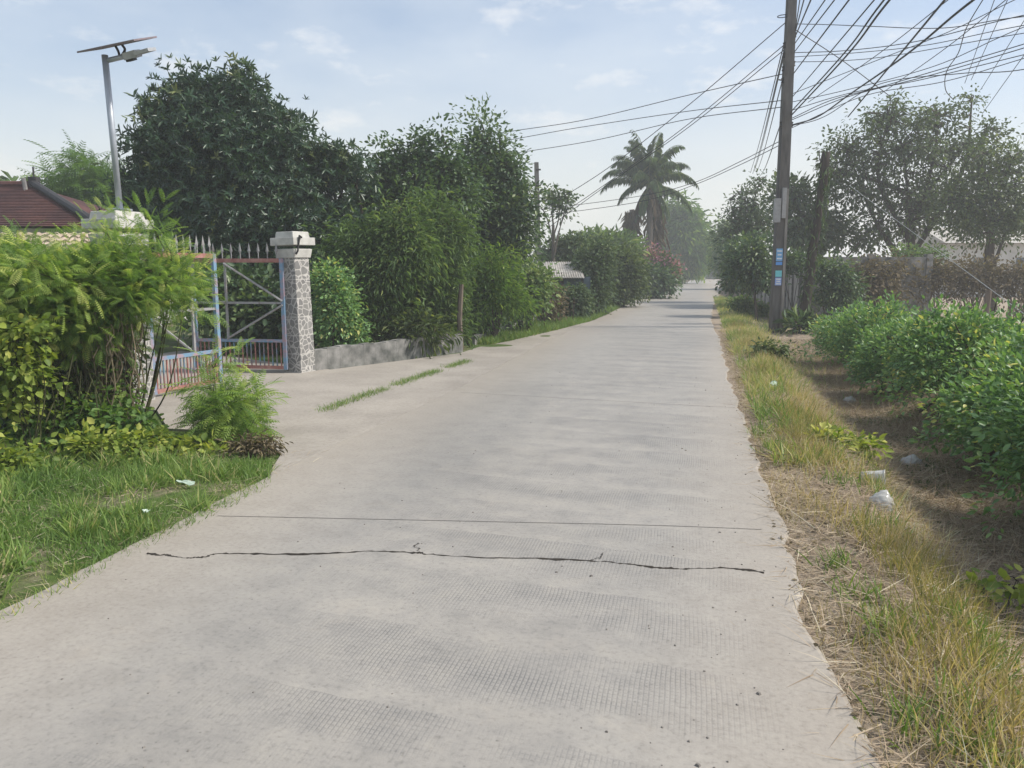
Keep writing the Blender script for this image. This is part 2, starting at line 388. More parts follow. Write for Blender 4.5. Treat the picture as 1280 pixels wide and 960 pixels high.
def ground_mat():
    m, nt, b = new_mat('roadside_soil'); Lk = nt.links.new
    b.inputs['Roughness'].default_value = .95; b.inputs['Specular IOR Level'].default_value = .1
    tc = node(nt, "ShaderNodeTexCoord"); v = tc.outputs['Object']
    sx = node(nt, "ShaderNodeSeparateXYZ"); Lk(v, sx.inputs[0]); x = sx.outputs[0]
    n1, n2, n3 = noise(nt, .9, 7, .65, v), noise(nt, 13, 7, .7, v), noise(nt, 60, 4, .7, v)
    soil = ramp(nt, [(.3, (.15, .118, .088)), (.5, (.25, .20, .152)), (.7, (.36, .30, .225))]); Lk(n2.outputs['Fac'], soil.inputs[0])
    green = ramp(nt, [(.3, (.05, .08, .022)), (.6, (.085, .13, .034)), (.75, (.17, .18, .08))]); Lk(n2.outputs['Fac'], green.inputs[0])
    sand = ramp(nt, [(.3, (.30, .245, .185)), (.7, (.45, .38, .30))]); Lk(n3.outputs['Fac'], sand.inputs[0])
    gl = mth(nt, 'MULTIPLY', mth(nt, 'LESS_THAN', x, -2.5), 1.0)
    pat = ramp(nt, [(.36, (0, 0, 0)), (.5, (1, 1, 1))]); Lk(n1.outputs['Fac'], pat.inputs[0])
    col = mixc(nt, mth(nt, 'MULTIPLY', gl, pat.outputs[0]), soil.outputs[0], green.outputs[0])
    # bare sandy lip of the right verge
    lip = mth(nt, 'SUBTRACT', 1.0, mth(nt, 'MULTIPLY', mth(nt, 'ABSOLUTE', mth(nt, 'SUBTRACT', x, .62)), 2.2), clamp=True)
    col = mixc(nt, mth(nt, 'MULTIPLY', lip, mth(nt, 'ADD', n1.outputs['Fac'], .15)), col, sand.outputs[0])
    # sandy yard behind the hedge
    yard = mth(nt, 'MULTIPLY', mth(nt, 'SUBTRACT', x, 4.2, clamp=True), .8, clamp=True)
    col = mixc(nt, mth(nt, 'MULTIPLY', yard, .75), col, sand.outputs[0])
    Lk(col, b.inputs['Base Color'])
    bump(nt, b, n2.outputs['Fac'], .8, .03)
    return m
M['ground'] = ground_mat()
def pillar_mat():
    m, nt, b = new_mat('crazy_paved_stone'); Lk = nt.links.new
    b.inputs['Roughness'].default_value = .8; b.inputs['Specular IOR Level'].default_value = .2
    tc = node(nt, "ShaderNodeTexCoord"); v = tc.outputs['Object']
    vo = node(nt, "ShaderNodeTexVoronoi", feature='DISTANCE_TO_EDGE'); vo.inputs['Scale'].default_value = 10.5; Lk(v, vo.inputs['Vector'])
    vc = node(nt, "ShaderNodeTexVoronoi"); vc.inputs['Scale'].default_value = 10.5; Lk(v, vc.inputs['Vector'])
    sz = node(nt, "ShaderNodeSeparateXYZ"); Lk(v, sz.inputs[0])
    co = mth(nt, 'ABSOLUTE', mth(nt, 'SUBTRACT', mth(nt, 'FRACT', mth(nt, 'DIVIDE', sz.outputs[2], .285)), .5))
    ln = mth(nt, 'MAXIMUM', mth(nt, 'LESS_THAN', vo.outputs[0], .065), mth(nt, 'GREATER_THAN', co, .478))
    r = ramp(nt, [(.1, (.20, .195, .19)), (.9, (.265, .258, .245))])
    s3 = node(nt, "ShaderNodeSeparateXYZ"); Lk(vc.outputs['Color'], s3.inputs[0]); Lk(s3.outputs[0], r.inputs[0])
    n = noise(nt, 7, 6, .6, v); r2 = ramp(nt, [(.3, (.8, .8, .78)), (.6, (1, 1, 1))]); Lk(n.outputs['Fac'], r2.inputs[0])
    col = mixc(nt, ln, r.outputs[0], (.50, .48, .45))
    Lk(mixc(nt, .8, col, r2.outputs[0], 'MULTIPLY'), b.inputs['Base Color'])
    bump(nt, b, mth(nt, 'SUBTRACT', 1.0, ln), .5, .006)
    return m
M['pillar'] = pillar_mat()
def tile_mat(name, c1, c2, c3):
    m, nt, b = new_mat(name); Lk = nt.links.new
    b.inputs['Roughness'].default_value = .85; b.inputs['Specular IOR Level'].default_value = .15
    tc = node(nt, "ShaderNodeTexCoord"); v = tc.outputs['Object']
    n1, n2 = noise(nt, .8, 6, .65, v), noise(nt, 14, 5, .7, v)
    r = ramp(nt, [(.3, c1), (.5, c2), (.72, c3)]); Lk(n1.outputs['Fac'], r.inputs[0])
    r2 = ramp(nt, [(.3, (.65, .63, .62)), (.65, (1.05, 1.05, 1.05))]); Lk(n2.outputs['Fac'], r2.inputs[0])
    Lk(mixc(nt, 1.0, r.outputs[0], r2.outputs[0], 'MULTIPLY'), b.inputs['Base Color'])
    return m
M['redtile'] = tile_mat('weathered_red_tile', (.060, .034, .036), (.095, .048, .046), (.17, .078, .064))
M['tantile'] = tile_mat('tan_tile', (.34, .27, .21), (.44, .36, .28), (.52, .44, .36))

# ------------------------------------------------------------------ ground, road, driveway
def stin(o, kind='structure'):
    o['kind'] = kind; return o
def grid(ts, ss, zf):
    T, S = np.meshgrid(ts, ss); Z = zf(S, T)
    V = np.stack([T, S, Z], -1).reshape(-1, 3); n, m = len(ts), len(ss)
    i = (np.arange(m - 1)[:, None] * n + np.arange(n - 1)[None]).ravel()
    return V, np.stack([i, i + 1, i + n + 1, i + n], 1)
ts = np.concatenate([np.linspace(-170, -30, 12), np.linspace(-28, -7, 40), np.arange(-6.8, 7, .08), np.linspace(7.3, 30, 40), np.linspace(35, 170, 12)])
ss = np.concatenate([np.linspace(-60, -4, 12), np.arange(-3, 26, .13), np.linspace(26.5, 60, 50), np.linspace(65, 250, 20)])
V, F = grid(ts, ss, gz)
g = stin(mesh('ground', V, F, M['ground'], smooth=True)); g.rotation_euler.z = -ROAD_A

rng = np.random.default_rng(5)
sl = np.concatenate([np.arange(-6, 30, .22), np.linspace(31, 140, 60)])
jl = np.cumsum(rng.normal(0, .012, len(sl))); jl -= np.linspace(0, jl[-1], len(sl)); jr = rng.normal(0, .016, len(sl)) + np.cumsum(rng.normal(0, .01, len(sl)))
jr -= np.linspace(0, jr[-1], len(sl))
left = TL + jl - .25 * sstep(30, 45, sl); right = TR + jr + .16 * (1 - sstep(1.5, 4, sl)) + .3 * sstep(22, 45, sl)
rows = []
for a, b_, s_ in zip(left, right, sl):
    bendx = .03 * max(s_ - 36, 0); a += bendx; b_ += bendx
    rows.append([(a, s_, -.12), (a, s_, -.008), (a + .02, s_, 0), (b_ - .02, s_, 0), (b_, s_, -.008), (b_, s_, -.12)])
V = np.array(rows).reshape(-1, 3); n = 6
F = [(i * n + j, i * n + j + 1, (i + 1) * n + j + 1, (i + 1) * n + j) for i in range(len(sl) - 1) for j in range(5)]
road = stin(mesh('road', V, [f[::-1] for f in F], M['road'])); road.rotation_euler.z = -ROAD_A

def sheet(name, poly, z, mat, thick=.1):
    P = np.array([p[:2] for p in poly]); n = len(P)
    V = np.vstack([np.c_[P, np.full(n, z)], np.c_[P, np.full(n, z - thick)]])
    F = [tuple(range(n))] + [(i, i + n, (i + 1) % n + n, (i + 1) % n) for i in range(n)]
    return stin(mesh(name, V, F, mat))
drv = [gp(335, 592), gp(352, 566), gp(330, 548), gp(280, 538), gp(210, 535), gp(196, 512), np.array([-5.2, 9.3]), np.array([-7.5, 11.5]), np.array([-6.5, 15]),
       np.array([-3.3, 12.5]), np.array([-2.9, 12.15]), gp(575, 441), gp(598, 433.5), rp(16.5, -4.12), rp(18, -3.9), rp(20, -3.62), rp(22.5, -3.36), rp(25, -2.95), rp(14, -2.9), rp(5.2, -2.9)]
sheet('driveway', drv, -.005, M['drive'])
side = [rp(44, -3.0), rp(44.5, -5), rp(45, -14), rp(49, -14), rp(49, -5), rp(49.5, -3.0)]
sheet('side_path', side, -.004, M['drive'])

def ribbon(name, pts, w, z, mat, seed):
    r = np.random.default_rng(seed); P = bez(pts, 14); T = nrm(np.gradient(P, axis=0)); Nn = np.stack([-T[:, 1], T[:, 0]], 1)
    P = P[:, :2] + Nn * np.cumsum(r.normal(0, .004, len(P)))[:, None] * (1 if seed else 0)
    ww = w * np.clip(np.exp(r.normal(-.1, .55, len(P))) * (1 + .5 * np.sin(np.linspace(0, 40, len(P)))), .12, 2.6) if seed else np.full(len(P), w)
    V = np.empty((len(P) * 2, 3)); V[0::2, :2] = P + Nn * ww[:, None] / 2; V[1::2, :2] = P - Nn * ww[:, None] / 2; V[:, 2] = z
    i = np.arange(len(P) - 1) * 2
    return stin(mesh(name, V, np.stack([i, i + 1, i + 3, i + 2], 1), mat, parent=None))
crk = [gp(*p) for p in [(183, 692), (215, 694), (235, 698), (255, 696), (282, 692), (380, 691), (460, 688), (525, 689), (545, 693), (640, 697), (745, 702), (800, 707), (850, 711), (905, 713), (955, 719)]]
ribbon('road_crack', crk, .013, .002, M['crack'], 3)
ribbon('road_crack', [gp(738, 700), gp(752, 696), gp(757, 692)], .006, .003, M['crack'], 9)
ribbon('road_crack', [gp(520, 689), gp(516, 684), gp(521, 679)], .006, .003, M['crack'], 8)
ribbon('road_joint', [gp(272, 645), gp(600, 652), gp(820, 657), gp(952, 662)], .006, .002, M['joint'], 0)
for s_ in (9.4, 14.2, 19.0, 24):
    ribbon('road_joint', [rp(s_, -3.0), rp(s_ - .3, .42)], .007, .002, M['joint'], 0)

# ------------------------------------------------------------------ foliage templates and plants
def t_leaf(w, fold=.06, droop=.12):
    V = np.array([(0, 0, 0), (-w * .46, .30, fold), (-w * .40, .66, fold * .6), (0, 1, -droop), (w * .40, .66, fold * .6), (w * .46, .30, fold)])
    return V, np.array([(0, 3, 2, 1), (0, 5, 4, 3)])
def t_join(parts):
    Vs, Fs, n = [], [], 0
    for V, F in parts:
        Vs.append(V); Fs.append(F + n); n += len(V)
    return np.vstack(Vs), np.vstack(Fs)
def t_xf(tp, d, up, s, p):
    V, F = tp; y = nrm(d); x = nrm(np.cross(y, up)); z = np.cross(x, y)
    return (V[:, :1] * x + V[:, 1:2] * y + V[:, 2:] * z) * s + np.array(p), F
def t_whorl(k, w, spread=.8):
    parts = []
    for i in range(k):
        a = i * 2 * math.pi / k + .3 * (i % 2)
        d = np.array([math.cos(a) * spread, .35 + .25 * (i % 3), math.sin(a) * spread])
        parts.append(t_xf(t_leaf(w), d, np.array([0, 1.0, .01]), .8 + .1 * (i % 3), (0, .02 * i, 0)))
    return t_join(parts)
def t_pinnate(pairs, ll, lw, sag=.35):
    parts = []
    Vr = []
    for i in range(4):
        y = i / 3; Vr += [(-.006, y, -sag * y * y), (.006, y, -sag * y * y)]
    parts.append((np.array(Vr), np.array([(0, 1, 3, 2), (2, 3, 5, 4), (4, 5, 7, 6)])))
    for i in range(pairs):
        y = .12 + .86 * i / (pairs - 1); z = -sag * y * y; k = math.sin(.35 + 2.5 * i / (pairs - 1)) * .55 + .5
        for sgn in (-1, 1):
            d = np.array([sgn * 1.0, .55, -.25 - sag * y])
            parts.append(t_xf(t_leaf(lw / ll, .04, .05), d, np.array([0, 0, 1.0]), ll * k, (0, y, z)))
    return t_join(parts)
def t_blade(w, bend):
    V = np.array([(-w, 0, 0), (w, 0, 0), (-w * .8, .5, -bend * .25), (w * .8, .5, -bend * .25), (-w * .12, 1, -bend), (w * .12, 1, -bend)])
    return V, np.array([(0, 1, 3, 2), (2, 3, 5, 4)])
TP = dict(broad=t_leaf(.52), round=t_leaf(.72), narrow=t_leaf(.26, .04, .25), bamboo=t_leaf(.15, .02, .3), mango=t_whorl(6, .28), tuft=t_whorl(5, .5),
          fern=t_pinnate(9, .25, .058, .25), fine=t_pinnate(9, .22, .05, .5), blade=t_blade(.035, .45), stalk=t_blade(.014, .3), petal=t_leaf(.9, .1, .1))
def scatter(tp, P, D, S, rng, tint, up=(0, 0, 1), upj=.5):
    tV, tF = tp; m, k = len(P), len(tV)
    y = nrm(D); u = np.array(up)[None] + rng.normal(0, upj, (m, 3))
    x = nrm(np.cross(y, u)); z = np.cross(x, y)
    V = P[:, None] + S[:, None, None] * (tV[None, :, :1] * x[:, None] + tV[None, :, 1:2] * y[:, None] + tV[None, :, 2:] * z[:, None])
    F = (tF[None] + (np.arange(m) * k)[:, None, None]).reshape(-1, 4)
    return V.reshape(-1, 3), F, np.repeat(np.clip(tint, 0, 1), len(tF))

SEED = [100]
def plant(name, cat, label, Y, ells, leaf='broad', size=.12, ncl=120, lpc=40, cr=.22, mat='mid', group=None, bark='bark', trunk_r=.10,
          droop=.35, stems=1, twig_r=.012, base=None, parts=('trunk', 'crown'), out=.42, tint=(.45, .18, .16), vary=.25, ntw=None, sag=.15, depthk=1.0, zmin=-.1, upj=.5, sprays=0):
    """a woody plant: stems and limbs in one mesh, leaves in clumps in another. ells: ellipsoids (px, py, rx, ry[, extra depth]) at distance Y."""
    SEED[0] += 1; rng = np.random.default_rng(SEED[0])
    E = []
    for e in ells:
        yy = Y + (e[4] if len(e) > 4 else 0); c = at(e[0], e[1], yy); k = yy / FPX
        f = lambda q: max(q * k - .85 * cr, .4 * q * k)
        E.append((c, np.array([f(e[2]), f(.5 * (e[2] + e[3])) * depthk, f(e[3])])))
    C = np.array([e[0] for e in E]); R = np.array([e[1] for e in E])
    if base is None:
        base = np.array([C[:, 0].mean(), C[:, 1].mean()])
    bz = gw(base[0], base[1]); B = np.array([base[0], base[1], bz])
    rt = root(name, B, label, cat, group)
    w = R.prod(1) ** .7; idx = rng.choice(len(E), ncl, p=w / w.sum())
    dirs = nrm(rng.normal(0, 1, (ncl, 3))); rad = rng.random(ncl) ** out
    CL = C[idx] + dirs * rad[:, None] * R[idx]
    keep = CL[:, 2] > bz + zmin; CL, idx = CL[keep], idx[keep]
    if sprays:                                     # arching shoots that leave the crown
        o_ = (CL - C[idx]) / R[idx]; far = np.argsort(-((o_ ** 2).sum(1) + .5 * o_[:, 2] + rng.normal(0, .25, len(CL))))[:sprays]; add, ai = [], []
        for q in far:
            d_ = nrm(o_[q] + np.array([0, 0, .55]) + rng.normal(0, .35, 3)); p_ = CL[q].copy()
            for u in range(int(rng.integers(2, 6)) if cr < .2 else int(rng.integers(1, 3))):
                d_ = nrm(d_ + [0, 0, -.10]); p_ = p_ + d_ * cr * .8; add.append(p_.copy()); ai.append(idx[q])
        CL = np.vstack([CL, add]); idx = np.r_[idx, ai]
    ncl = len(CL)
    # limbs
    mb = MB(); top = C[:, 2].max(); spine_top = B + (C.mean(0) - B) * np.array([.8, .8, .75])
    nodes = []
    if stems == 1:
        p = bez([B - np.array([0, 0, .1]), B + (spine_top - B) * .5 + rng.normal(0, trunk_r * .8, 3), spine_top], 8)
        mb.tube(p, np.linspace(trunk_r, trunk_r * .55, len(p)), 8); nodes += [(q, trunk_r * .5) for q in p[7:]]
        for c in C:
            j = p[int(rng.integers(5, len(p)))]; q = bez([j, (j + c) / 2 + rng.normal(0, .12, 3) * (np.linalg.norm(c - j) + .2) * .5, c], 6)
            mb.tube(q, np.linspace(trunk_r * .42, trunk_r * .14, len(q)), 6, False); nodes += [(x, trunk_r * .2) for x in q[4:]]
    else:
        for i in range(stems):
            c = C[i % len(C)] + rng.normal(0, .35, 3) * R[i % len(C)]
            b0 = B + np.array([rng.normal(0, .5) * R[:, 0].max() * .5, rng.normal(0, .4) * R[:, 1].max() * .5, 0]); b0[2] = gw(b0[0], b0[1]) - .05
            q = bez([b0, (b0 + c) / 2 + rng.normal(0, .08, 3), c], 6)
            mb.tube(q, np.linspace(trunk_r, trunk_r * .3, len(q)), 6, False); nodes += [(x, trunk_r * .35) for x in q[4:]]
    NP = np.array([x[0] for x in nodes])
    for i in range(ncl if ntw is None else min(ntw, ncl)):
        j = int(((NP - CL[i]) ** 2).sum(1).argmin()); a = NP[j]; d = np.linalg.norm(CL[i] - a)
        q = bez([a, (a + CL[i]) / 2 + rng.normal(0, .10, 3) * d + np.array([0, 0, .08 * d]), CL[i]], 3)
        mb.tube(q, np.linspace(twig_r * 1.5, twig_r * .5, len(q)), 4, False)
    mb.build(parts[0], M[bark], rt, True)
    # leaves
    n = ncl * lpc; ci = np.repeat(np.arange(ncl), lpc)
    off = np.clip(rng.normal(0, 1, (n, 3)), -1.7, 1.7) * cr; off[:, 2] *= .8
    sz = np.repeat(rng.uniform(.55, 1.4, ncl), lpc)[:, None]
    P = CL[ci] + off * sz
    P[:, 2] -= sag * (off ** 2).sum(1) / cr
    outw = nrm((CL - C[idx]) / R[idx])
    D = .55 * off / cr + .55 * outw[ci] + rng.normal(0, .55, (n, 3)); D[:, 2] -= droop
    S = size * rng.uniform(.6, 1.3, n)
    ct = rng.normal(tint[0], tint[1] * 1.25, ncl)
    T = ct[ci] + rng.normal(0, tint[2], n)
    ok = P[:, 2] > bz - .25; P, D, S, T = P[ok], D[ok], S[ok], T[ok]
    V, F, TT = scatter(TP[leaf], P, D, S, rng, T, upj=upj)
    mesh(parts[1], V, F, M[mat], rt, tint=TT)
    rt['_n'] = len(P)
    return rt, CL, rng
# ------------------------------------------------------------------ gate pillars
def pillar(name, label, px_base, Y, w, h, rz, lean):
    c = at(px_base, 480, Y); c[2] = 0
    rt = root(name, c, label, 'gate pillar', 'stone clad gate pillars')
    MB().box(c + [0, 0, h * .5 - .17], (w, w, h - .34 + .1), rz).build('shaft', M['pillar'], rt)
    m = MB()
    for z, k, hh in ((h - .33, 1.10, .05), (h - .275, 1.18, .055), (h - .17, 1.50, .115)):
        m.box(c + [0, 0, z + hh / 2 - .002], (w * k, w * k, hh), rz)
    m.box(c + [0, 0, h - .295], (w * 1.14, w * 1.14, .30 - .19 + .02), rz, 1.12)
    o = m.build('capital', M['whitepaint'], rt)
    MB().box(c + [0, 0, h - .012], (w * 1.16, w * 1.16, .09), rz, .93).build('cap_block', M['whitepaint'], rt)
    for q in list(rt.children):
        bv = q.modifiers.new('bevel', 'BEVEL'); bv.width = .008; bv.segments = 2
    rt.rotation_euler.y = lean
    return rt, c
PR, pc = pillar('gate_pillar', 'stone clad gate pillar with white capital and black bracket, at the end of the low wall', 377, 11.95, .315, 2.11, math.radians(-28), math.radians(-1.3))
PL, lc = pillar('gate_pillar', 'stone clad gate pillar half hidden by the feathery bush, carrying the solar lamp', 164, 9.25, .365, 2.22, math.radians(-22), math.radians(-.4))
q = pc + [.205, -.235, -.08]
MB().tube([q + [-.02, .06, 2.13], q + [-.03, .0, 2.16], q + [-.07, -.01, 1.93], q + [-.10, -.01, 1.88]], .016, 6).build('bracket', M['darkmetal'], PR)

# ------------------------------------------------------------------ gate leaves
def gate_leaf(label, hinge, end, z0, z1, xp_side, bars=19):
    A, B = np.array(hinge), np.array(end); Ln = np.linalg.norm(B - A); d = (B - A) / Ln; rz = math.atan2(d[1], d[0])
    rt = root('gate_leaf', A, label, 'gate', 'double leaves of the driveway gate')
    P = lambda u, z: np.array([*(A[:2] + d[:2] * u), z])
    t = .028
    for u in (0, Ln):
        MB().box(P(u, (z0 + z1) / 2), (.055, .05, z1 - z0), rz).build('frame_post', M['bluepaint'], rt)
    zl, zm = z0 + .44, z0 + 1.02
    def rail(nm, z, mt, th=.045, tk=.04):
        MB().box(P(Ln / 2, z), (Ln - .056, tk, th), rz).build(nm, M[mt], rt)
    rail('top_rail', z1 - .03, 'redrust', .06); rail('bottom_rail', z0 + .03, 'redrust', .05); rail('lower_rail', zl, 'bluepaint', .045); rail('mid_rail', zm, 'greysteel', .034, .034)
    um = Ln * xp_side
    MB().box(P(um, (zl + z1) / 2 - .02), (.03, .03, z1 - zl - .09), rz).build('inner_post', M['greysteel'], rt)
    far = Ln if xp_side < .5 else 0
    for (ua, za, ub, zb) in ((um, z1 - .07, far, zm + .03), (um, zl + .03, far, zm - .03)):
        off = np.array([-d[1], d[0], 0]) * .03
        MB().tube([P(ua, za) + off, P(ub, zb) + off], .017, 6).build('brace', M['greysteel'], rt)
    n = bars
    for i in range(n):
        u = Ln * (i + 1) / (n + 1)
        MB().box(P(u, (z0 + zl) / 2), (.016, .016, zl - z0 - .055), rz).build('bar', M['bluebar' if i % 3 else 'redrust'], rt)
    m = 10
    for i in range(m):
        u = Ln * (i + .5) / m; k = MB()
        k.tube([P(u, z1), P(u, z1 + .09)], .009, 5)
        V = [P(u, z1 + .06), P(u, z1 + .24)] + [P(u, z1 + .115) + o for o in (d * .026, np.array([-d[1], d[0], 0]) * .012, -d * .026, np.array([d[1], -d[0], 0]) * .012)]
        k.add(V, [(1, 2, 3), (1, 3, 4), (1, 4, 5), (1, 5, 2), (0, 3, 2), (0, 4, 3), (0, 5, 4), (0, 2, 5)])
        k.build('spear_head', M['greysteel'], rt)
    # wire mesh infill behind the braces
    for z in (z0 + .12, zm):
        for u in (.035, Ln - .035):
            pass
    MB().tube([P(um, zm) + [0, -.02, .0], P(um, zm) + [0, -.06, .02], P(um + .12, zm) + [0, -.06, .02]], .012, 6).build('latch', M['greysteel'], rt)
    return rt
gate_leaf('gate leaf of faded blue and rust steel standing closed beside the feathery bush', (lc[0] + .16, lc[1] + .24, 0), (at(275, 470, 10.55)[0], 10.55, 0), .03, 1.79, .62)
gate_leaf('gate leaf of blue steel swung open inward from the right stone pillar', (at(358, 470, 11.75)[0], 11.75, 0), (at(248, 470, 11.95)[0], 11.95, 0), .05, 1.74, .63, 20)

# ------------------------------------------------------------------ solar lamp on the pillar
p0, p1 = at(150, 263, 9.25), at(131, 69, 9.25)
rt = root('street_lamp', p0, 'solar street lamp on a tilted grey pole rising from the gate pillar', 'street lamp')
MB().tube([p0 - [0, 0, .03], p1], .036, 14).build('pole', M['galv'], rt, True)
MB().box(p0 + [0, 0, .012], (.2, .2, .02)).build('base_plate', M['galv'], rt)
a0, a1, a2, a3 = at(133, 76, 9.25), at(158, 70, 9.22), at(172, 67, 9.2), at(190, 61, 9.18)
MB().tube([a0, a1], .028, 10).build('arm', M['galv'], rt, True)
def frame_axes(d, up):
    x = nrm(d); y = nrm(np.cross(up, x)); z = np.cross(x, y); return np.array([x, y, z])
ax = frame_axes(a3 - a1, np.array([0, -.31, 1.0]))
hd = MB().box((a1 + a2) / 2, (np.linalg.norm(a2 - a1) + .02, .13, .075), axes=ax).box((a2 + a3) / 2, (np.linalg.norm(a3 - a2), .19, .035), axes=ax).build('lamp_head', M['lampgrey'], rt)
MB().box((a1 + a2) / 2 - ax[2] * .045 - ax[0] * .03, (.09, .09, .03), axes=ax).build('sensor', M['darkmetal'], rt)
s0, s1 = at(112, 63, 9.35), at(182, 48, 9.15)
ax = frame_axes(s1 - s0, np.array([0, -.37, 1.0])); Ls = np.linalg.norm(s1 - s0)
pn = MB().box((s0 + s1) / 2, (Ls, .42, .018), axes=ax).build('solar_panel', M['panelback'], rt)
mid = (s0 + s1) / 2 - ax[2] * .012
for k in (-.03, .06):
    MB().tube(bez([mid + ax[0] * k, mid + ax[0] * (k + .01) - ax[2] * .06, (a0 + a1) / 2 + ax[0] * .05], 6), .014, 6).build('panel_bracket', M['darkmetal'], rt)

# ------------------------------------------------------------------ low wall, wooden post, border
w0, w1 = np.array([pc[0] + .15, pc[1] + .10, 0]), gp(575, 438)
d = nrm(w1 - w0); Lw = np.linalg.norm(w1 - w0)
m = MB(); nseg = 14
for i in range(nseg):
    u = (i + .5) / nseg
    m.box(w0 + (w1 - w0) * u + [0, 0, .12 + .006 * ((i * 7) % 5)], (Lw / nseg + .002 * (i % 2), .14 + .004 * (i % 3), .40), math.atan2(d[1], d[0]))
m.build('low_wall', M['oldconc'], loc=w0, tag=('low stained concrete wall from the stone pillar to the wooden post', 'wall'))
b = gp(576, 436)
MB().tube([b - [0, 0, .1], b + [-.02, 0, .6], b + [.02, .02, 1.28]], [.065, .055, .05], 7).build('wooden_post', M['wood'], loc=b, tag=('weathered wooden post at the end of the low concrete wall', 'post'))
m = MB(); pts = bez([gp(590, 431), gp(645, 409), gp(692, 392), gp(738, 380)], 12)
rr = np.random.default_rng(4)
for i in range(len(pts) - 1):
    dd = pts[i + 1] - pts[i]
    m.box((pts[i] + pts[i + 1]) / 2 + [0, 0, .03 + rr.uniform(0, .03)], (np.linalg.norm(dd) * .96, .13, .22), math.atan2(dd[1], dd[0]) + rr.normal(0, .03))
m.build('garden_kerb', M['oldconc'], loc=pts[0], tag=('low broken kerb stones along the left grass verge', 'kerb'))
for (px, py, hpx, Y_, lb) in ((680, 412, 42, None, 'thin dark stake leaning before the dry brown shrub'), (716, 402, 30, None, 'short dark stake in front of the hut')):
    b = gp(px, py); k = b[1] / FPX
    MB().tube([b - [0, 0, .05], b + [.03, 0, hpx * k]], .022, 6).build('fence_stake', M['deadwood'], loc=b, tag=(lb, 'stake'))

# ------------------------------------------------------------------ house at the left, tiled wall
def hip_house():
    e0, e1 = at(122, 283, 18), at(-190, 283, 18); r0, r1 = at(42, 233, 21), at(-130, 228, 21)
    ze, zr = e0[2], r0[2]; yb = 24.0
    rt = root('house', (e0[0] - 3, 20, 0), 'house with a dark red tiled hip roof behind the feathery bush', 'house')
    x0, x1 = e1[0], e0[0]
    MB().box(((x0 + x1) / 2, 21, ze / 2), (x1 - x0 - .8, 5.2, ze - .05)).build('wall', M['plaster'], rt)
    # tile courses: stepped strips up the front slope, plain other slopes
    A, B, C, D = np.array([x0, 18, ze]), np.array([x1, 18, ze]), np.array([r0[0], 21, zr]), np.array([r1[0], 21, zr])
    m = MB(); n = 26
    for i in range(n):
        u0, u1 = i / n, (i + 1) / n
        a, b_, c, d_ = A + (D - A) * u0, B + (C - B) * u0, B + (C - B) * u1, A + (D - A) * u1
        lift = np.array([0, -.008, .016])
        V = [a + lift, b_ + lift, c, d_, a, b_]
        m.add(V, [(0, 1, 2, 3), (4, 5, 1, 0)])
    roof = m.build('roof', M['redtile'], rt)
    E, G = np.array([x1, yb, ze]), np.array([x0, yb, ze])
    MB().add([B, E, C], [(0, 1, 2)]).add([E, G, D, C], [(0, 1, 2, 3)]).add([G, A, D], [(0, 1, 2)]).add([A, B, E, G], [(3, 2, 1, 0)]).build('rear_roof', M['redtile'], rt)
    MB().tube([B + [0, 0, .06], C + [0, 0, .08]], .10, 8).build('hip_ridge', M['darkmetal'], rt)
    MB().tube([C + [0, 0, .05], D + [0, 0, .05]], .09, 8).build('ridge_tile', M['redtile'], rt)
    f = at(43, 229, 21)
    MB().box(f + [0, 0, .03], (.20, .2, .26)).tube([f, f + [0, 0, .42]], .022, 6).build('finial', M['darkmetal'], rt)
    f = at(32, 232, 20.7); MB().tube([f - [0, 0, .2], f + [-.04, 0, .19]], .055, 8).build('vent_pipe', M['concrete'], rt)
    for xx in (-12.5, -15.5):
        MB().box((xx, 18.385, 1.35), (1.1, .05, 1.2)).build('window', M['bluewall'], rt)
hip_house()
def tiled_wall():
    x0, x1 = at(-60, 300, 10.6)[0], at(146, 300, 10.6)[0]; yf, yb = 10.45, 11.35; zf, zb = at(80, 318, yf)[2], at(80, 294, yb)[2]
    rt = root('tiled_wall', (x1, 11, 0), 'garden wall with a sloping coping of tan roll tiles behind the left bush', 'wall')
    MB().box(((x0 + x1) / 2, 10.95, zf / 2 - .02), (x1 - x0 - .15, .25, zf - .02)).build('wall_body', M['plaster'], rt)
    n = int((x1 - x0) / .13); m = MB(); k = 8; rows = 4
    for r in range(rows):
        u0, u1 = r / rows, (r + 1) / rows
        xs = np.linspace(x0, x1, n * k + 1); wv = np.abs(np.sin(np.pi * (xs - x0) / .13)) * .04
        lo = np.stack([xs, np.full_like(xs, yf + (yb - yf) * u0), zf + (zb - zf) * u0 + wv + .03], 1)
        hi = np.stack([xs, np.full_like(xs, yf + (yb - yf) * u1 + .03), zf + (zb - zf) * u1 + wv + .006], 1)
        lb = lo - [0, 0, .03]; q = len(xs); i = np.arange(q - 1)
        m.add(np.vstack([lo, hi, lb]), np.vstack([np.stack([i, i + 1, i + 1 + q, i + q], 1), np.stack([i + 2 * q, i + 1 + 2 * q, i + 1, i], 1)]))
    m.build('coping_tiles', M['tantile'], rt)
    MB().box(((x0 + x1) / 2, (yf + yb) / 2, zf - .02), (x1 - x0, .02, .03)).build('coping_batten', M['whitepaint'], rt)
tiled_wall()

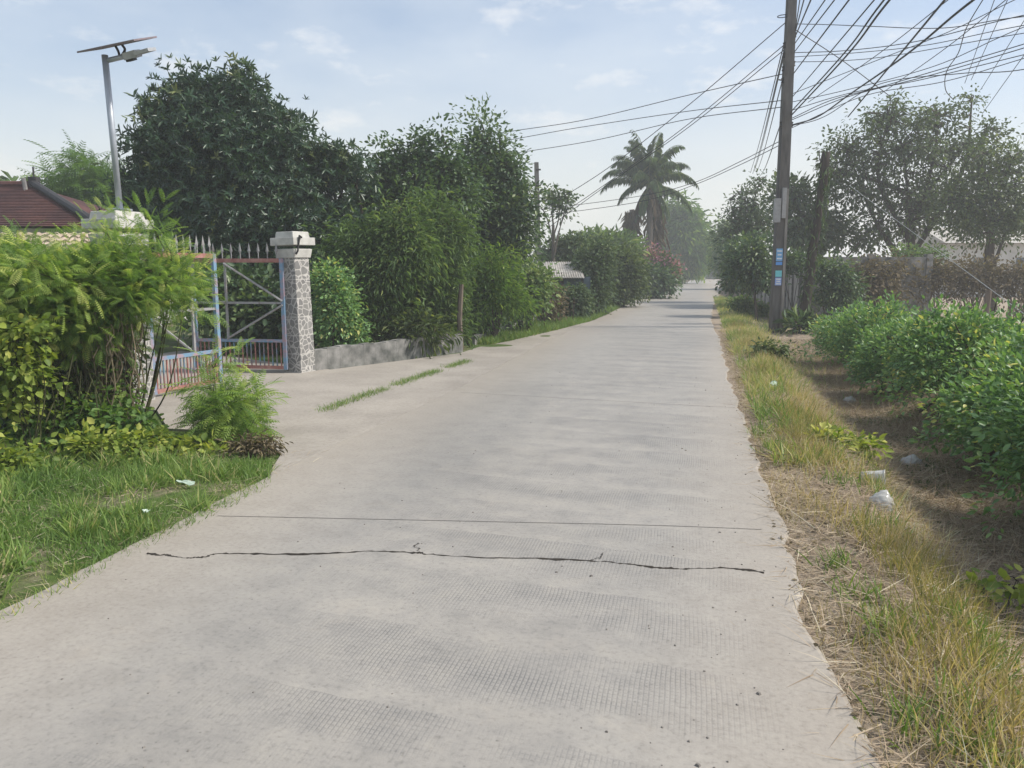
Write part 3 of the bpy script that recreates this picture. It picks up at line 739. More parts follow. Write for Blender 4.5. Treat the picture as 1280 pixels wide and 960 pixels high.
# ------------------------------------------------------------------ hut behind the left hedge
c = at(706, 395, 26); c[2] = 0; hx, hz = .95, at(706, 346, 26)[2]
rt = root('hut', c, 'small hut with a pale sheet roof and blue grey boards behind the left hedge', 'hut')
MB().box(c + [0, .8, hz / 2], (1.7, 1.6, hz)).build('wall', M['bluewall'], rt)
m = MB(); n = 22
xs = np.linspace(c[0] - 1.15, c[0] + .60, n * 4 + 1); wv = np.sin((xs - xs[0]) / (xs[-1] - xs[0]) * n * 2 * np.pi) * .02
zt = at(706, 327, 27)[2]
V = np.vstack([np.stack([xs, np.full_like(xs, c[1] - .35), hz - .02 + wv], 1), np.stack([xs, np.full_like(xs, c[1] + 1.7), zt + wv], 1)]); q = len(xs); i = np.arange(q - 1)
o = mesh('roof', V, np.stack([i, i + 1, i + 1 + q, i + q], 1), M['tin'], rt); sm = o.modifiers.new('thickness', 'SOLIDIFY'); sm.thickness = .02
for xx in (-1.02, -.1, .55):
    MB().box(c + [xx, -.2, hz / 2 - .03], (.09, .09, hz - .06)).build('roof_post', M['deadwood'], rt)
MB().box(c + [-.62, -.012, hz * .45], (.5, .03, hz * .8)).build('door', M['tin'], rt)

# ------------------------------------------------------------------ concrete wall, leaning post, far house (right)
wa, wb = rp(23.4, 2.75), rp(62, 2.45)
wa, wb = np.array([at(1012, 400, 24.5)[0], 24.5, 0]), rp(64, 2.5)
d = nrm(wb - wa); Lw = np.linalg.norm(wb - wa); rz = math.atan2(d[1], d[0]); hh = at(1010, 317, 24.5)[2]
rt = root('concrete_wall', wa, 'tall streaked concrete panel wall running along the right side of the road', 'wall')
n = 20
for i in range(n):
    u = (i + .5) / n
    MB().box(wa + (wb - wa) * u + [0, 0, hh / 2 - .1], (Lw / n - .22, .10, hh + .0 - .06 * (i % 2))  , rz).build('panel', M['wallconc'], rt)
    MB().box(wa + (wb - wa) * (i / n) + [0, 0, hh / 2 - .06], (.216, .2, hh + .1), rz).build('post', M['oldconc'], rt)
for k in (0, 1):
    MB().box(wa + np.array([.95 + k * 1.9, .12 * k + .1, hh / 2 - .1]), (1.66, .10, hh), .06).build('return_panel', M['oldconc'], rt)
    MB().box(wa + np.array([1.9 + k * 1.9, .16 * k + .16, hh / 2 - .06]), (.2, .2, hh + .1), .06).build('post', M['oldconc'], rt)
b = at(1004, 397, 22.3); b[2] = gw(b[0], b[1]); tp = at(1034, 190, 22.0)
pp = bez([b - [0, 0, .2], at(1018, 300, 22.2), tp], 9); rr = np.random.default_rng(2)
LEAN = root('dead_tree_trunk', b, 'leaning dark dead trunk wrapped in dry vines beside the utility pole', 'tree trunk')
MB().tube(pp + rr.normal(0, .012, pp.shape), np.linspace(.14, .11, len(pp)) + rr.normal(0, .012, len(pp)), 9).build('trunk', M['deadwood'], LEAN, True)
c = at(1196, 312, 46); c[2] = 0; hz = at(1196, 306, 46)[2]
rt = root('far_house', c, 'far pale house glimpsed between the trees beyond the dry hedge', 'house')
MB().box(c + [1.6, 0, hz / 2], (7, 5, hz)).build('wall', M['plaster'], rt)
zr = hz + 1.0
MB().add([c + [-2.3, -2.9, hz + .02], c + [5.5, -2.9, hz + .02], c + [5.5, 0, zr], c + [-2.3, 0, zr], c + [-2.3, 2.9, hz + .02], c + [5.5, 2.9, hz + .02]], [(0, 1, 2, 3), (3, 2, 5, 4), (0, 3, 4), (1, 5, 2)]).build('roof', M['tin'], rt)
for k in (0, 2.4): MB().box(c + [k, -2.51, hz * .55], (.9, .06, 1.1)).build('window', M['bluewall'], rt)

# ------------------------------------------------------------------ utility pole
b = at(970, 408, 21); b[2] = gw(b[0], b[1]) ; top = at(991.5, -45, 21); PB, PT = b.copy(), top.copy()
UP = root('utility_pole', b, 'tall square concrete utility pole carrying cables on the right verge', 'utility pole')
axp = frame_axes(top - b, np.array([0, -1.0, 0])); Lp = np.linalg.norm(top - b)
def pole_pt(u, dx=0, dy=0): return PB + (PT - PB) * u + np.array([dx, dy, 0])
def upy(py): return float(np.interp(py, [-45, 408], [1, 0]))
def prism(u0, u1, w0, w1, off=(0, 0)):
    V = []
    for u, w in ((u0, w0), (u1, w1)):
        c = pole_pt(u, *off); h = w / 2; V += [c + [-h, -h * .8, 0], c + [h, -h * .8, 0], c + [h, h * .8, 0], c + [-h, h * .8, 0]]
    return V, [(3, 2, 1, 0), (4, 5, 6, 7), (0, 1, 5, 4), (1, 2, 6, 5), (2, 3, 7, 6), (3, 0, 4, 7)]
MB().add(*prism(-.02, 1, .32, .215)).build('shaft', M['poleconc'], UP)
MB().add(*prism(-.01, upy(225), .07, .06, (.085, -.155))).build('conduit', M['polelight'], UP)
bx = pole_pt(upy(252), -.17, -.16); MB().box(bx, (.16, .12, .62)).build('meter_box', M['box'], UP)
MB().box(pole_pt(upy(243), -.015, -.2), (.10, .09, .78)).build('meter_box', M['box'], UP)
MB().tube([bx + [0, 0, .31], bx + [.02, .02, 1.2], pole_pt(upy(150), -.14, -.12)], .016, 6).build('service_cable', M['cable'], UP)
for py, dx in ((50, -.14), (62, -.14), (78, -.14), (92, -.14), (145, -.13), (145, .15), (24, .12), (38, .12), (72, .13)):
    c = pole_pt(upy(py), dx, -.03); m = MB()
    for z, r_ in ((-.07, .02), (-.05, .045), (-.02, .03), (.02, .03), (.05, .045), (.07, .02)): pass
    m.tube([c + [0, 0, z] for z in (-.07, -.05, -.02, .02, .05, .07)], [.02, .045, .03, .03, .045, .02], 8)
    m.box(c + [-.05 * np.sign(dx) * 1.0, 0, 0], (.12, .03, .03))
    m.build('insulator', M['darkmetal'], UP)
lp = pole_pt(upy(16), -.22, -.03); th = np.linspace(0, 2 * math.pi, 20)
MB().tube(np.stack([lp[0] + .13 * np.cos(th), lp[1] + .05 * np.sin(th), lp[2] + .05 * np.sin(th + .4)], 1), .012, 5, False).build('cable_coil', M['cable'], UP)
MB().tube([pole_pt(upy(92), -.13, -.05), pole_pt(upy(92), -.26, -.1)], .02, 6).build('bracket', M['darkmetal'], UP)
for py0, py1, mk_ in ((300, 316, 'a'), (317, 321, 'b'), (328, 336, 'c'), (337, 347, 'd')):
    u0, u1 = upy(py1), upy(py0); c = pole_pt((u0 + u1) / 2, -.055, -.165)
    st_ = MB().box(c, (.17, .012, (u1 - u0) * Lp)).build('sticker', M.setdefault('sticker' + mk_, simple('sticker_film_' + mk_, {'a': (.16, .38, .66), 'b': (.10, .30, .70), 'c': (.16, .55, .60), 'd': (.26, .38, .72)}[mk_], None, 18, .5, .4, lo=.5, hi=.8)), UP)
    if mk_ in 'ad':
        m = MB()
        for k in range(3): m.box(c + [.0, -.009, ((u1 - u0) * Lp) * (-.3 + .3 * k)], (.13 - .03 * (k % 2), .004, .035))
        m.build('sticker_stripe', M.setdefault('white', simple('white_film', (.75, .78, .8), None, 20, .5)), st_)
# far poles
b = at(674, 400, 31); b[2] = 0
FP = root('utility_pole', b, 'plain concrete pole standing behind the bare twiggy tree on the left', 'utility pole')
MB().add([*(np.array([[-.12, -.1, 0], [.12, -.1, 0], [.12, .1, 0], [-.12, .1, 0]]) + b), *(np.array([[-.085, -.08, 0], [.085, -.08, 0], [.085, .08, 0], [-.085, .08, 0]]) + at(670.5, 203, 31))], [(3, 2, 1, 0), (4, 5, 6, 7), (0, 1, 5, 4), (1, 2, 6, 5), (2, 3, 7, 6), (3, 0, 4, 7)]).build('shaft', M['polelight'], FP)
for py in (212, 232, 252):
    MB().tube([at(670, py, 30.85), at(676, py, 30.85)], .035, 6).build('insulator', M['darkmetal'], FP)
b = rp(72, 3.1); FP2 = root('utility_pole', b, 'distant pole half hidden in the sparse trees along the right roadside', 'utility pole')
MB().tube([b, b + [0, 0, 8.6]], [.16, .11], 8).build('shaft', M['poleconc'], FP2)
MB().box(b + [0, -.13, 8.2], (.9, .1, .1)).build('crossarm', M['darkmetal'], FP2)

# ------------------------------------------------------------------ cables
def cable(pts, r, label, group, mat='cable', ext=0.0):
    P = [np.array(p) for p in pts]
    if ext: P.append(P[-1] + (P[-1] - P[0]) * ext)
    r *= .78; q = bez(P, 14 if len(P) > 2 else 24)
    o = MB().tube(q, r, 5).build('overhead_cable', M[mat], loc=P[0]); tg(o, label, 'cable', group); return o
def pp_(py, dx=0.0): return pole_pt(upy(py), dx, -.03)
def sagline(A, B, sag): A, B = np.array(A), np.array(B); return [A, (A + B) / 2 - [0, 0, sag], B]
g1 = 'cables climbing from the pole to the top edge'
for py, ex, ey, Yb, r, k in ((30, 1001, -8, 17, .016, 0), (34, 1007, -8, 16, .018, 0), (40, 1016, -6, 15, .02, 0), (48, 1034, -4, 14, .016, 0), (58, 1046, -4, 13, .016, 0),
                          (84, 1064, -4, 12, .018, 0), (112, 1096, -4, 11, .014, 0)):
    cable([pp_(py, .13), at(ex, ey, Yb)], r, 'thin black cable rising steeply from the concrete pole to the top edge', g1, ext=1.0)
g2 = 'twisted cables climbing from the pole'
for py, ex, ey, Yb, r in ((129, 1108, -4, 11, .019), (134, 1115, -4, 11, .022)):
    cable([pp_(py, .13), at((ex + 998) / 2 + 3, (ey + py) / 2 + 3, 15), at(ex, ey, Yb)], r, 'thick twisted cable pair climbing from mid pole to the top edge', g2, ext=.6)
cable([at(1060, 146, 22), at(1118, 76, 16), at(1184, -4, 11)], .022, 'thick black cable rising straight from the big sparse tree to the top edge', None, ext=.6)
cable([pp_(146, .15), at(1022, 146, 20.5), at(1062, 118, 18), at(1110, 85, 15), at(1150, 55, 13), at(1222, -4, 10)], .022, 'thick black cable curving up from the pole across the other cables', None, ext=.3)
g3 = 'cables running right from the upper pole'
for a_, mids, e_, r in ((25, [(1040, 31), (1090, 33), (1180, 35)], (1290, 20), .012), (59, [(1060, 63), (1150, 51)], (1290, 17), .013), (70, [(1052, 76), (1120, 69)], (1290, 40), .011), (64, [(1070, 66), (1160, 56)], (1290, 30), .011)):
    Y0 = 20.5; pts = [pp_(a_, .13)] + [at(x, y, 21 - (x - 990) / 300 * 5) for x, y in mids] + [at(*e_, 15.5)]
    cable(pts, r, 'thin slack cable running level from the upper pole to the right edge', g3, ext=.5)
g4 = 'cables fanning right from the mid pole'
for a_, mids, e_, r in ((138, [(1040, 125), (1110, 106)], (1290, 52), .014), (140, [(1060, 121), (1160, 95)], (1290, 57), .014), (147, [(1030, 146), (1100, 105), (1200, 92)], (1290, 85), .013),
                        (128, [(1060, 117), (1150, 100)], (1290, 66), .013), (150, [(1080, 120), (1180, 102)], (1290, 70), .012), (118, [(1060, 112), (1170, 82)], (1290, 30), .012), (108, [(1110, 70), (1190, 38)], (1290, -10), .012)):
    pts = [pp_(a_, .13)] + [at(x, y, 21 - (x - 990) / 300 * 4) for x, y in mids] + [at(*e_, 16.5)]
    cable(pts, r, 'cable fanning out from mid pole over the big tree towards the right edge', g4, ext=.5)
cable([pp_(32, .13), at(1052, 75, 21.5), at(1112, 120, 22)], .015, 'straight cable slanting down from the pole into the big sparse tree', None)
cable([at(1232, -6, 14), at(1208, 35, 15), at(1198, 66, 16), at(1183, 90, 17), at(1182, 112, 18), at(1192, 125, 19)], .012, 'loose drooping cable hanging down into the crown of the big tree', None)
g5 = 'thin drop cables at the right edge'
for a_, b_ in (((1262, -6), (1214, 100)), ((1290, 10), (1226, 112)), ((1290, 55), (1228, 142)), ((1245, -6), (1206, 104))):
    cable([at(*a_, 14), at(*b_, 20)], .009, 'faint thin drop cable slanting down near the right edge', g5)
for a_, b_ in (((1190, -4), (1010, 128)), ((1262, -4), (1100, 118))):
    cable([at(*a_, 14), at((a_[0] + b_[0]) / 2, (a_[1] + b_[1]) / 2 + 4, 17), at(*b_, 21)], .011, 'thin cable descending from the top edge towards the big tree', 'thin cables crossing the fan')
# leftwards
p_ = at(672, 212, 30.8)
cable([pp_(24, -.15), at(860, 132, 25), at(760, 210, 28), at(678, 262, 31)], .016, 'cable sagging from the pole top down left to the plain far pole', None)
g6 = 'paired cables to the left trees'
for py, m1, e_ in ((50, (858, 157), (676, 285)), (56, (862, 158), (678, 290))):
    cable([pp_(py, -.15), at(*m1, 25), at(760, 228 + (py - 50) * .4, 28), at(*e_, 31)], .015, 'paired cable descending left from the pole behind the coconut palm', g6)
cable([pp_(84, -.12), at(860, 119, 25), at(730, 150, 28), at(620, 167, 30), at(440, 197, 33)], .016, 'upper cable crossing the sky left above the trees', None)
cable([pp_(116, -.12), at(860, 139, 25), at(720, 160, 28), at(600, 180, 30), at(450, 193, 32)], .015, 'middle cable crossing the sky left into the tall tree', None)
cable([pp_(124, -.12), at(860, 149, 25), at(740, 176, 28), at(620, 195, 30)], .015, 'lower cable crossing the sky left into the tall tree', None)
cable([pp_(165, -.12), at(925, 202, 24), at(868, 228, 27), at(800, 245, 29), at(676, 262, 31)], .014, 'cable running low from the pole past the coconut palm', None)
cable([pp_(170, -.12), at(925, 206, 24), at(868, 231, 27), at(800, 252, 29), at(676, 270, 31)], .014, 'lowest cable running from the pole past the coconut palm', None)
g7 = 'cables dropping to the distant roadside pole'
for py, e_ in ((48, (938, 216)), (58, (941, 217)), (64, (943, 214)), (92, (946, 216)), (146, (950, 220))):
    B_ = at(*e_, 55)
    cable([pp_(py, -.15), (pp_(py, -.15) + B_) / 2 - [0, 0, .25], B_], .02, 'cable running away along the road from the pole to the distant pole', g7)
cable([at(1062, 232, 21.5), at(1176, 316, 16), at(1285, 396, 11.5)], .008, 'pale guy wire slanting down in front of the dry hedge', None, 'palecable', .25)

# ------------------------------------------------------------------ litter
def lathe(prof, k, c, ax):
    V = []; 
    for r_, h_ in prof:
        for j in range(k):
            t = 2 * math.pi * j / k; V.append(np.array([r_ * math.cos(t), r_ * math.sin(t), h_]) @ ax + c)
    F = [(i * k + j, i * k + (j + 1) % k, (i + 1) * k + (j + 1) % k, (i + 1) * k + j) for i in range(len(prof) - 1) for j in range(k)]
    return np.array(V), F
def ditch_pt(px, py):
    z = 0.0
    for _ in range(12):
        p = gp(px, py, z); z = .5 * z + .5 * gw(p[0], p[1])
    return p
def cup(px, py, label, length, rad, ang, mat, cat='plastic cup'):
    c = ditch_pt(px, py); rt = root('plastic_cup', c, label, cat)
    a = nrm(np.array([math.cos(ang), math.sin(ang), .12])); axx = frame_axes(a, np.array([0, 0, 1.0])); ax = np.array([axx[1], axx[2], axx[0]])
    c2 = c + [0, 0, rad + .015] - a * length / 2
    V, F = lathe([(.001, 0), (rad * .74, 0), (rad * .8, length * .3), (rad * .9, length * .65), (rad, length)], 20, c2, ax)
    o = mesh('cup_body', V, F, M[mat], rt, smooth=True)
    V, F = lathe([(rad, length), (rad * 1.08, length - .004), (rad * 1.08, length + .006), (rad, length + .006)], 20, c2, ax)
    mesh('rim', V, F, M[mat], rt, smooth=True)
def bag(px, py, label, size, mat, seed):
    import bmesh
    c = ditch_pt(px, py); r_ = np.random.default_rng(seed); bm = bmesh.new(); bmesh.ops.create_icosphere(bm, subdivisions=4, radius=1)
    V = np.array([v.co[:] for v in bm.verts]); F = [tuple(v.index for v in f.verts) for f in bm.faces]; bm.free()
    k = np.zeros(len(V))
    for _ in range(26):
        f = r_.normal(0, 1, 3); k += np.abs(np.sin(V @ f * r_.uniform(1.5, 7) + r_.uniform(0, 6))) * r_.uniform(.02, .075)
    V = V * (.62 + k)[:, None] * np.array(size); V[:, 2] = np.maximum(V[:, 2], -size[2] * .45)
    neck = nrm(np.array([.3, .1, .9])); dd = V @ neck
    tip = np.clip((nrm(V) @ neck - .88) / .12, 0, 1); V += neck * tip[:, None] * size[2] * .35
    o = mesh('plastic_bag', V + c + [0, 0, size[2] * .42], F, M[mat], loc=c, smooth=True); tg(o, label, 'plastic bag')
cup(1090, 607, 'clear plastic cup lying on dead twigs in the ditch', .17, .055, -.5, 'clear')
bag(1101, 636, 'crumpled clear plastic bag just below the plastic cup in the ditch', (.06, .055, .065), 'bag', 3)
bag(1139, 581, 'crumpled white plastic bag at the foot of the green hedge', (.08, .065, .05), 'bag', 5)
cup(965, 488, 'small pale green cup lying in the dry grass verge', .13, .05, .9, 'greenplastic')
bag(1062, 503, 'small pale bag scrap far down the ditch', (.07, .06, .05), 'bag', 8)
for px, py, lb in ((232, 604, 'pale green paper scrap on the left grass verge'), (183, 641, 'tiny white scrap on the left grass verge')):
    c = gp(px, py, gw(*gp(px, py)[:2]) + .05); r_ = np.random.default_rng(px)
    V = np.array([(x, y, .025 * math.sin(9 * x + 3) + r_.uniform(-.012, .02)) for x in np.linspace(-.06, .06, 6) * (1 if px == 232 else .3) for y in np.linspace(-.02, .02, 4)])
    o = mesh('paper_scrap', V + c, [(i * 4 + j, i * 4 + j + 1, i * 4 + j + 5, i * 4 + j + 4) for i in range(5) for j in range(3)], M['paper'], loc=c); tg(o, lb, 'litter')
    sd = o.modifiers.new('thickness', 'SOLIDIFY'); sd.thickness = .002
for (px, py), (qx, qy), lb in (((938, 567), (1012, 572), 'long dry stick poking from the verge onto the road'), ((940, 556), (966, 566), 'short forked stick beside the longer stick')):
    a, b_ = gp(px, py, .015), gp(qx, qy, .05); o = MB().tube(bez([a, (a + b_) / 2 + [0, .02, .01], b_], 6), .0045, 5).build('fallen_stick', M['twig'], loc=a); tg(o, lb, 'stick')

# ------------------------------------------------------------------ plants: left foreground
FB = dict(leaf='fern', mat='fern', size=.145, cr=.13, stems=9, trunk_r=.011, twig_r=.004, droop=-.12, parts=('stems', 'foliage'), group='shrubs along the left verge', bark='stem', sag=.1, sprays=15, tint=(.42, .24, .2))
plant('feathery_shrub', 'shrub', 'bright feathery shrub at the far left edge before the tan tiles', 6.9, [(20, 350, 70, 34), (80, 352, 46, 24), (10, 400, 60, 45), (36, 326, 20, 12), (-10, 326, 20, 14)], ncl=170, lpc=22, **FB)
plant('feathery_shrub', 'shrub', 'bright feathery shrub beneath the solar lamp pillar', 7.2, [(118, 352, 48, 28), (165, 362, 38, 32), (100, 395, 60, 42), (150, 326, 16, 14), (100, 318, 14, 14), (178, 336, 16, 12)], ncl=190, lpc=24, **FB)
plant('feathery_shrub', 'shrub', 'feathery shrub reaching its fronds over the gate', 7.5, [(204, 346, 32, 24), (230, 350, 22, 14), (212, 328, 18, 8), (140, 395, 32, 26), (212, 372, 20, 12), (100, 410, 40, 40)], ncl=130, lpc=16, **{**FB, 'base': np.array(at(165, 480, 7.6)[:2])})
plant('dense_shrub', 'shrub', 'dense dark shrub inside the left hedge below the feathery fronds', 7.5, [(60, 430, 75, 60), (120, 430, 42, 55), (30, 490, 60, 45), (95, 490, 60, 45)], ncl=260, lpc=30, leaf='broad', size=.075, cr=.12, stems=10, trunk_r=.02, twig_r=.005, mat='deep', parts=('stems', 'foliage'), group='shrubs along the left verge', bark='bark')
plant('creeper', 'creeper', 'yellow green creeper climbing the far left of the hedge', 6.5, [(15, 450, 40, 45), (30, 410, 35, 25), (5, 500, 35, 30), (60, 480, 30, 20)], ncl=80, lpc=16, leaf='round', size=.07, cr=.09, stems=7, trunk_r=.008, twig_r=.004, mat='yellow', parts=('stems', 'foliage'), group='yellow green creepers', bark='stem', tint=(.35, .2, .2))
def vines():
    r_ = np.random.default_rng(12); b = at(160, 545, 7.3); b[2] = 0
    rt = root('vine_tangle', b, 'tangle of dry hanging vines and stems below the feathery fronds', 'vines')
    for k in range(5):
        m = MB(); x = [100, 118, 132, 144, 156][k]
        a = at(x, 545 - k * 2, 7.3 + r_.normal(0, .1)); a[2] = -.05; t = at(x + r_.normal(0, 12), 385 + r_.normal(0, 10), 7.3)
        m.tube(bez([a, (a * .6 + t * .4) + r_.normal(0, .03, 3), (a * .3 + t * .7) + r_.normal(0, .04, 3), t], 6), [.045, .016], 7)
        m.build('stem', M['bark'], rt, True)
    m = MB()
    for k in range(95):
        x = r_.normal(122, 22); a = at(x, r_.uniform(380, 440), 7.15 + r_.normal(0, .12)); b_ = a + r_.normal(0, .10, 3) - [0, 0, r_.uniform(.3, 1.0)]; b_[2] = max(b_[2], .05)
        m.tube(bez([a, a * .6 + b_ * .4 + r_.normal(0, .05, 3), a * .3 + b_ * .7 + r_.normal(0, .05, 3), b_], 4), r_.uniform(.003, .008), 4, False)
    m.build('hanging_vines', M['vine'], rt)
    m = MB()
    for k in range(60):
        x = r_.uniform(0, 130); a = at(x, r_.uniform(430, 480), 6.95 + r_.normal(0, .12)); b_ = a + r_.normal(0, .12, 3) - [0, 0, r_.uniform(.3, .8)]; b_[2] = max(b_[2], .05)
        m.tube(bez([a, a * .5 + b_ * .5 + r_.normal(0, .05, 3), b_], 4), r_.uniform(.003, .008), 4, False)
    m.build('bare_stems', M['stem'], rt)
vines()
plant('leafy_weed', 'weed', 'tall leafy weed twining up through the vine tangle', 7.0, [(110, 505, 40, 34), (150, 490, 22, 34), (70, 515, 40, 30), (140, 525, 30, 20)], ncl=90, lpc=16, leaf='round', size=.055, cr=.085, stems=12, trunk_r=.006, twig_r=.003, mat='bright', parts=('stems', 'foliage'), group='yellow green weeds at the hedge foot', bark='stem', tint=(.5, .2, .22))
for lb, Y, el, n in (('low yellow green leafy plant at the far left edge of the grass', 5.8, [(20, 580, 40, 38), (-20, 560, 40, 40), (45, 615, 45, 16)], 60), ('low yellow green plant spreading under the vine tangle', 6.4, [(120, 555, 40, 22), (85, 590, 35, 22), (160, 560, 35, 20)], 70),
                     ('low leafy plant trailing from the hedge towards the driveway corner', 6.7, [(215, 560, 45, 16), (260, 565, 40, 14), (190, 548, 30, 16)], 70), ('leafy weeds filling the hedge foot below the dark shrub', 6.8, [(60, 540, 60, 30), (130, 520, 50, 24), (180, 525, 25, 16)], 80)):
    plant('leafy_weed', 'weed', lb, Y, el, ncl=n, lpc=16, leaf='round', size=.065, cr=.075, stems=12, trunk_r=.006, twig_r=.003, mat='yellow' if n != 80 else 'bright', parts=('stems', 'foliage'), group='yellow green weeds at the hedge foot', bark='stem', tint=(.3, .2, .22))
plant('feathery_shrub', 'shrub', 'small feathery shrub standing alone at the driveway corner', 7.15, [(285, 510, 36, 26), (262, 485, 20, 20), (268, 455, 12, 16), (318, 500, 20, 18), (300, 535, 40, 16), (275, 530, 40, 16)], ncl=95, lpc=11, leaf='fine', mat='fern', size=.20, cr=.09, stems=8, trunk_r=.010, twig_r=.004, droop=-.1, parts=('stems', 'foliage'), group='shrubs along the left verge', bark='stem', sag=.05)
plant('dry_weed', 'weed', 'dry brown weed at the grass tip by the driveway', 6.55, [(330, 553, 22, 9), (305, 556, 25, 9)], ncl=30, lpc=20, leaf='narrow', size=.06, cr=.06, stems=6, trunk_r=.004, twig_r=.003, mat='brown', parts=('stems', 'foliage'), bark='vine')
# ------------------------------------------------------------------ plants: behind the gate and along the left side
GL = 'trees behind the gate and left wall'
plant('broad_leaf_tree', 'tree', 'great dark round tree with broad leaves behind the gate', 17, [(280, 190, 95, 85), (245, 140, 55, 50), (300, 115, 34, 30), (262, 108, 26, 22), (212, 225, 56, 70), (335, 205, 55, 65), (290, 270, 120, 60), (325, 158, 40, 42), (185, 260, 36, 60), (360, 280, 60, 60), (205, 130, 20, 24), (240, 330, 70, 50), (330, 340, 70, 50), (166, 275, 20, 60), (232, 105, 16, 18), (275, 95, 14, 16), (300, 92, 12, 14), (352, 150, 18, 20), (196, 150, 18, 18), (186, 185, 16, 16)],
      ncl=760, lpc=26, leaf='mango', size=.165, cr=.27, sprays=18, mat='mango', group=GL, trunk_r=.24, twig_r=.014, base=at(285, 400, 17)[:2], droop=.15, tint=(.42, .16, .18))
plant('broad_leaf_tree', 'tree', 'open limbed tree just right of the great dark tree', 17.5, [(402, 195, 34, 26), (432, 205, 18, 28), (385, 230, 35, 35), (445, 230, 14, 18), (395, 290, 45, 50), (430, 290, 40, 40)],
      ncl=170, lpc=20, leaf='mango', size=.155, cr=.21, mat='mango', group=GL, trunk_r=.16, base=at(405, 400, 17.5)[:2], tint=(.5, .16, .18))
plant('leafy_tree', 'tree', 'middle left tree with ragged twin tops below the cables', 19, [(500, 225, 40, 38), (532, 190, 24, 26), (556, 215, 28, 32), (520, 262, 60, 40), (480, 265, 35, 35), (505, 205, 22, 20), (575, 255, 30, 36), (526, 172, 13, 14), (498, 185, 12, 12), (560, 185, 14, 14), (480, 215, 14, 16), (455, 255, 24, 26)],
      ncl=300, lpc=62, leaf='broad', size=.125, cr=.27, sprays=34, mat='deep', group=GL, trunk_r=.16, base=at(520, 400, 19)[:2])
plant('leafy_tree', 'tree', 'tallest ragged tree left of the plain far pole', 21, [(606, 192, 26, 34), (612, 166, 13, 12), (632, 215, 20, 36), (600, 250, 46, 45), (640, 270, 34, 50), (585, 225, 22, 25), (650, 305, 18, 40), (620, 320, 45, 40), (575, 300, 45, 45), (604, 160, 11, 12), (624, 172, 12, 12), (630, 194, 14, 18), (590, 182, 12, 14), (652, 280, 14, 22)],
      ncl=340, lpc=60, leaf='broad', size=.135, cr=.29, sprays=34, mat='deep', group=GL, trunk_r=.18, base=at(612, 400, 21)[:2])
plant('airy_tree', 'tree', 'pale airy tree behind the red roof and lamp post', 25, [(105, 222, 40, 26), (90, 245, 36, 30), (128, 240, 26, 40), (118, 205, 28, 13), (150, 260, 26, 30)],
      ncl=150, lpc=14, leaf='fine', size=.62, cr=.36, mat='bright', group=GL, trunk_r=.12, tint=(.35, .15, .15))
plant('palm_seedling', 'palm', 'tiny palm top peeping over the red roof ridge', 30, [(14, 230, 6, 5)], ncl=6, lpc=6, leaf='narrow', size=.6, cr=.15, mat='olive', trunk_r=.08)
plant('distant_tree', 'tree', 'faint thin tree showing between the middle trees', 32, [(478, 225, 26, 28), (450, 250, 24, 30), (580, 180, 14, 16)], ncl=70, lpc=14, leaf='narrow', size=.22, cr=.45, mat='dusty', group=GL, trunk_r=.12, twig_r=.02)
WL = 'bushes behind the low wall'
WB = dict(parts=('stems', 'foliage'), group=WL, stems=10, trunk_r=.025, twig_r=.007, bark='bark')
plant('leafy_bush', 'bush', 'bright green bush right beside the stone pillar', 13.3, [(420, 380, 24, 42), (412, 345, 18, 25), (440, 410, 18, 25), (415, 425, 20, 20)], ncl=150, lpc=44, leaf='broad', size=.075, cr=.15, mat='hedge', **WB)
plant('bamboo_bush', 'bush', 'tall drooping bamboo like bush above the low wall', 14.8, [(480, 330, 44, 50), (455, 370, 36, 50), (510, 300, 36, 45), (470, 285, 22, 22), (500, 262, 16, 16), (475, 405, 40, 35), (445, 310, 30, 36)], ncl=340, lpc=52, leaf='bamboo', size=.15, cr=.26, sprays=16, mat='mid', tint=(.30, .2, .18), droop=.45, **WB)
plant('bamboo_bush', 'bush', 'tangled grey green bush in front of the middle left tree', 15.8, [(540, 340, 40, 50), (525, 390, 40, 45), (555, 290, 30, 40), (535, 270, 18, 24), (560, 400, 26, 34)], ncl=300, lpc=48, leaf='bamboo', size=.145, cr=.26, sprays=16, mat='mid', droop=.4, tint=(.28, .2, .18), **WB)
plant('dry_brush', 'bush', 'dry brownish brush leaning over the low wall', 14.3, [(470, 415, 40, 22), (520, 412, 46, 22), (440, 425, 24, 18)], ncl=110, lpc=22, leaf='bamboo', size=.18, cr=.18, mat='olive', droop=.4, **{**WB, 'stems': 30, 'trunk_r': .010, 'bark': 'vine'})
plant('leafy_bush', 'bush', 'light green bush just right of the wooden post', 17.2, [(612, 345, 30, 38), (632, 320, 20, 20), (600, 380, 24, 34), (640, 375, 24, 24)], ncl=150, lpc=40, leaf='bamboo', size=.13, cr=.22, mat='bright', **WB)
plant('leafy_bush', 'bush', 'dark shadowed bush behind the wooden post', 18.5, [(575, 350, 40, 50), (560, 395, 46, 36), (600, 390, 30, 34)], ncl=190, lpc=44, leaf='broad', size=.11, cr=.22, mat='deep', **WB)
plant('leafy_bush', 'bush', 'low mixed bush at the start of the grass verge', 19.5, [(655, 372, 28, 22), (640, 385, 22, 12), (670, 350, 24, 30)], ncl=130, lpc=30, leaf='broad', size=.12, cr=.2, mat='mid', **WB)
plant('dry_brush', 'bush', 'dry brown leafless shrub left of the hut', 22.5, [(680, 365, 26, 28), (660, 350, 18, 22), (690, 385, 18, 18)], ncl=130, lpc=22, leaf='broad', size=.10, cr=.2, mat='brown', **{**WB, 'stems': 26, 'trunk_r': .014})
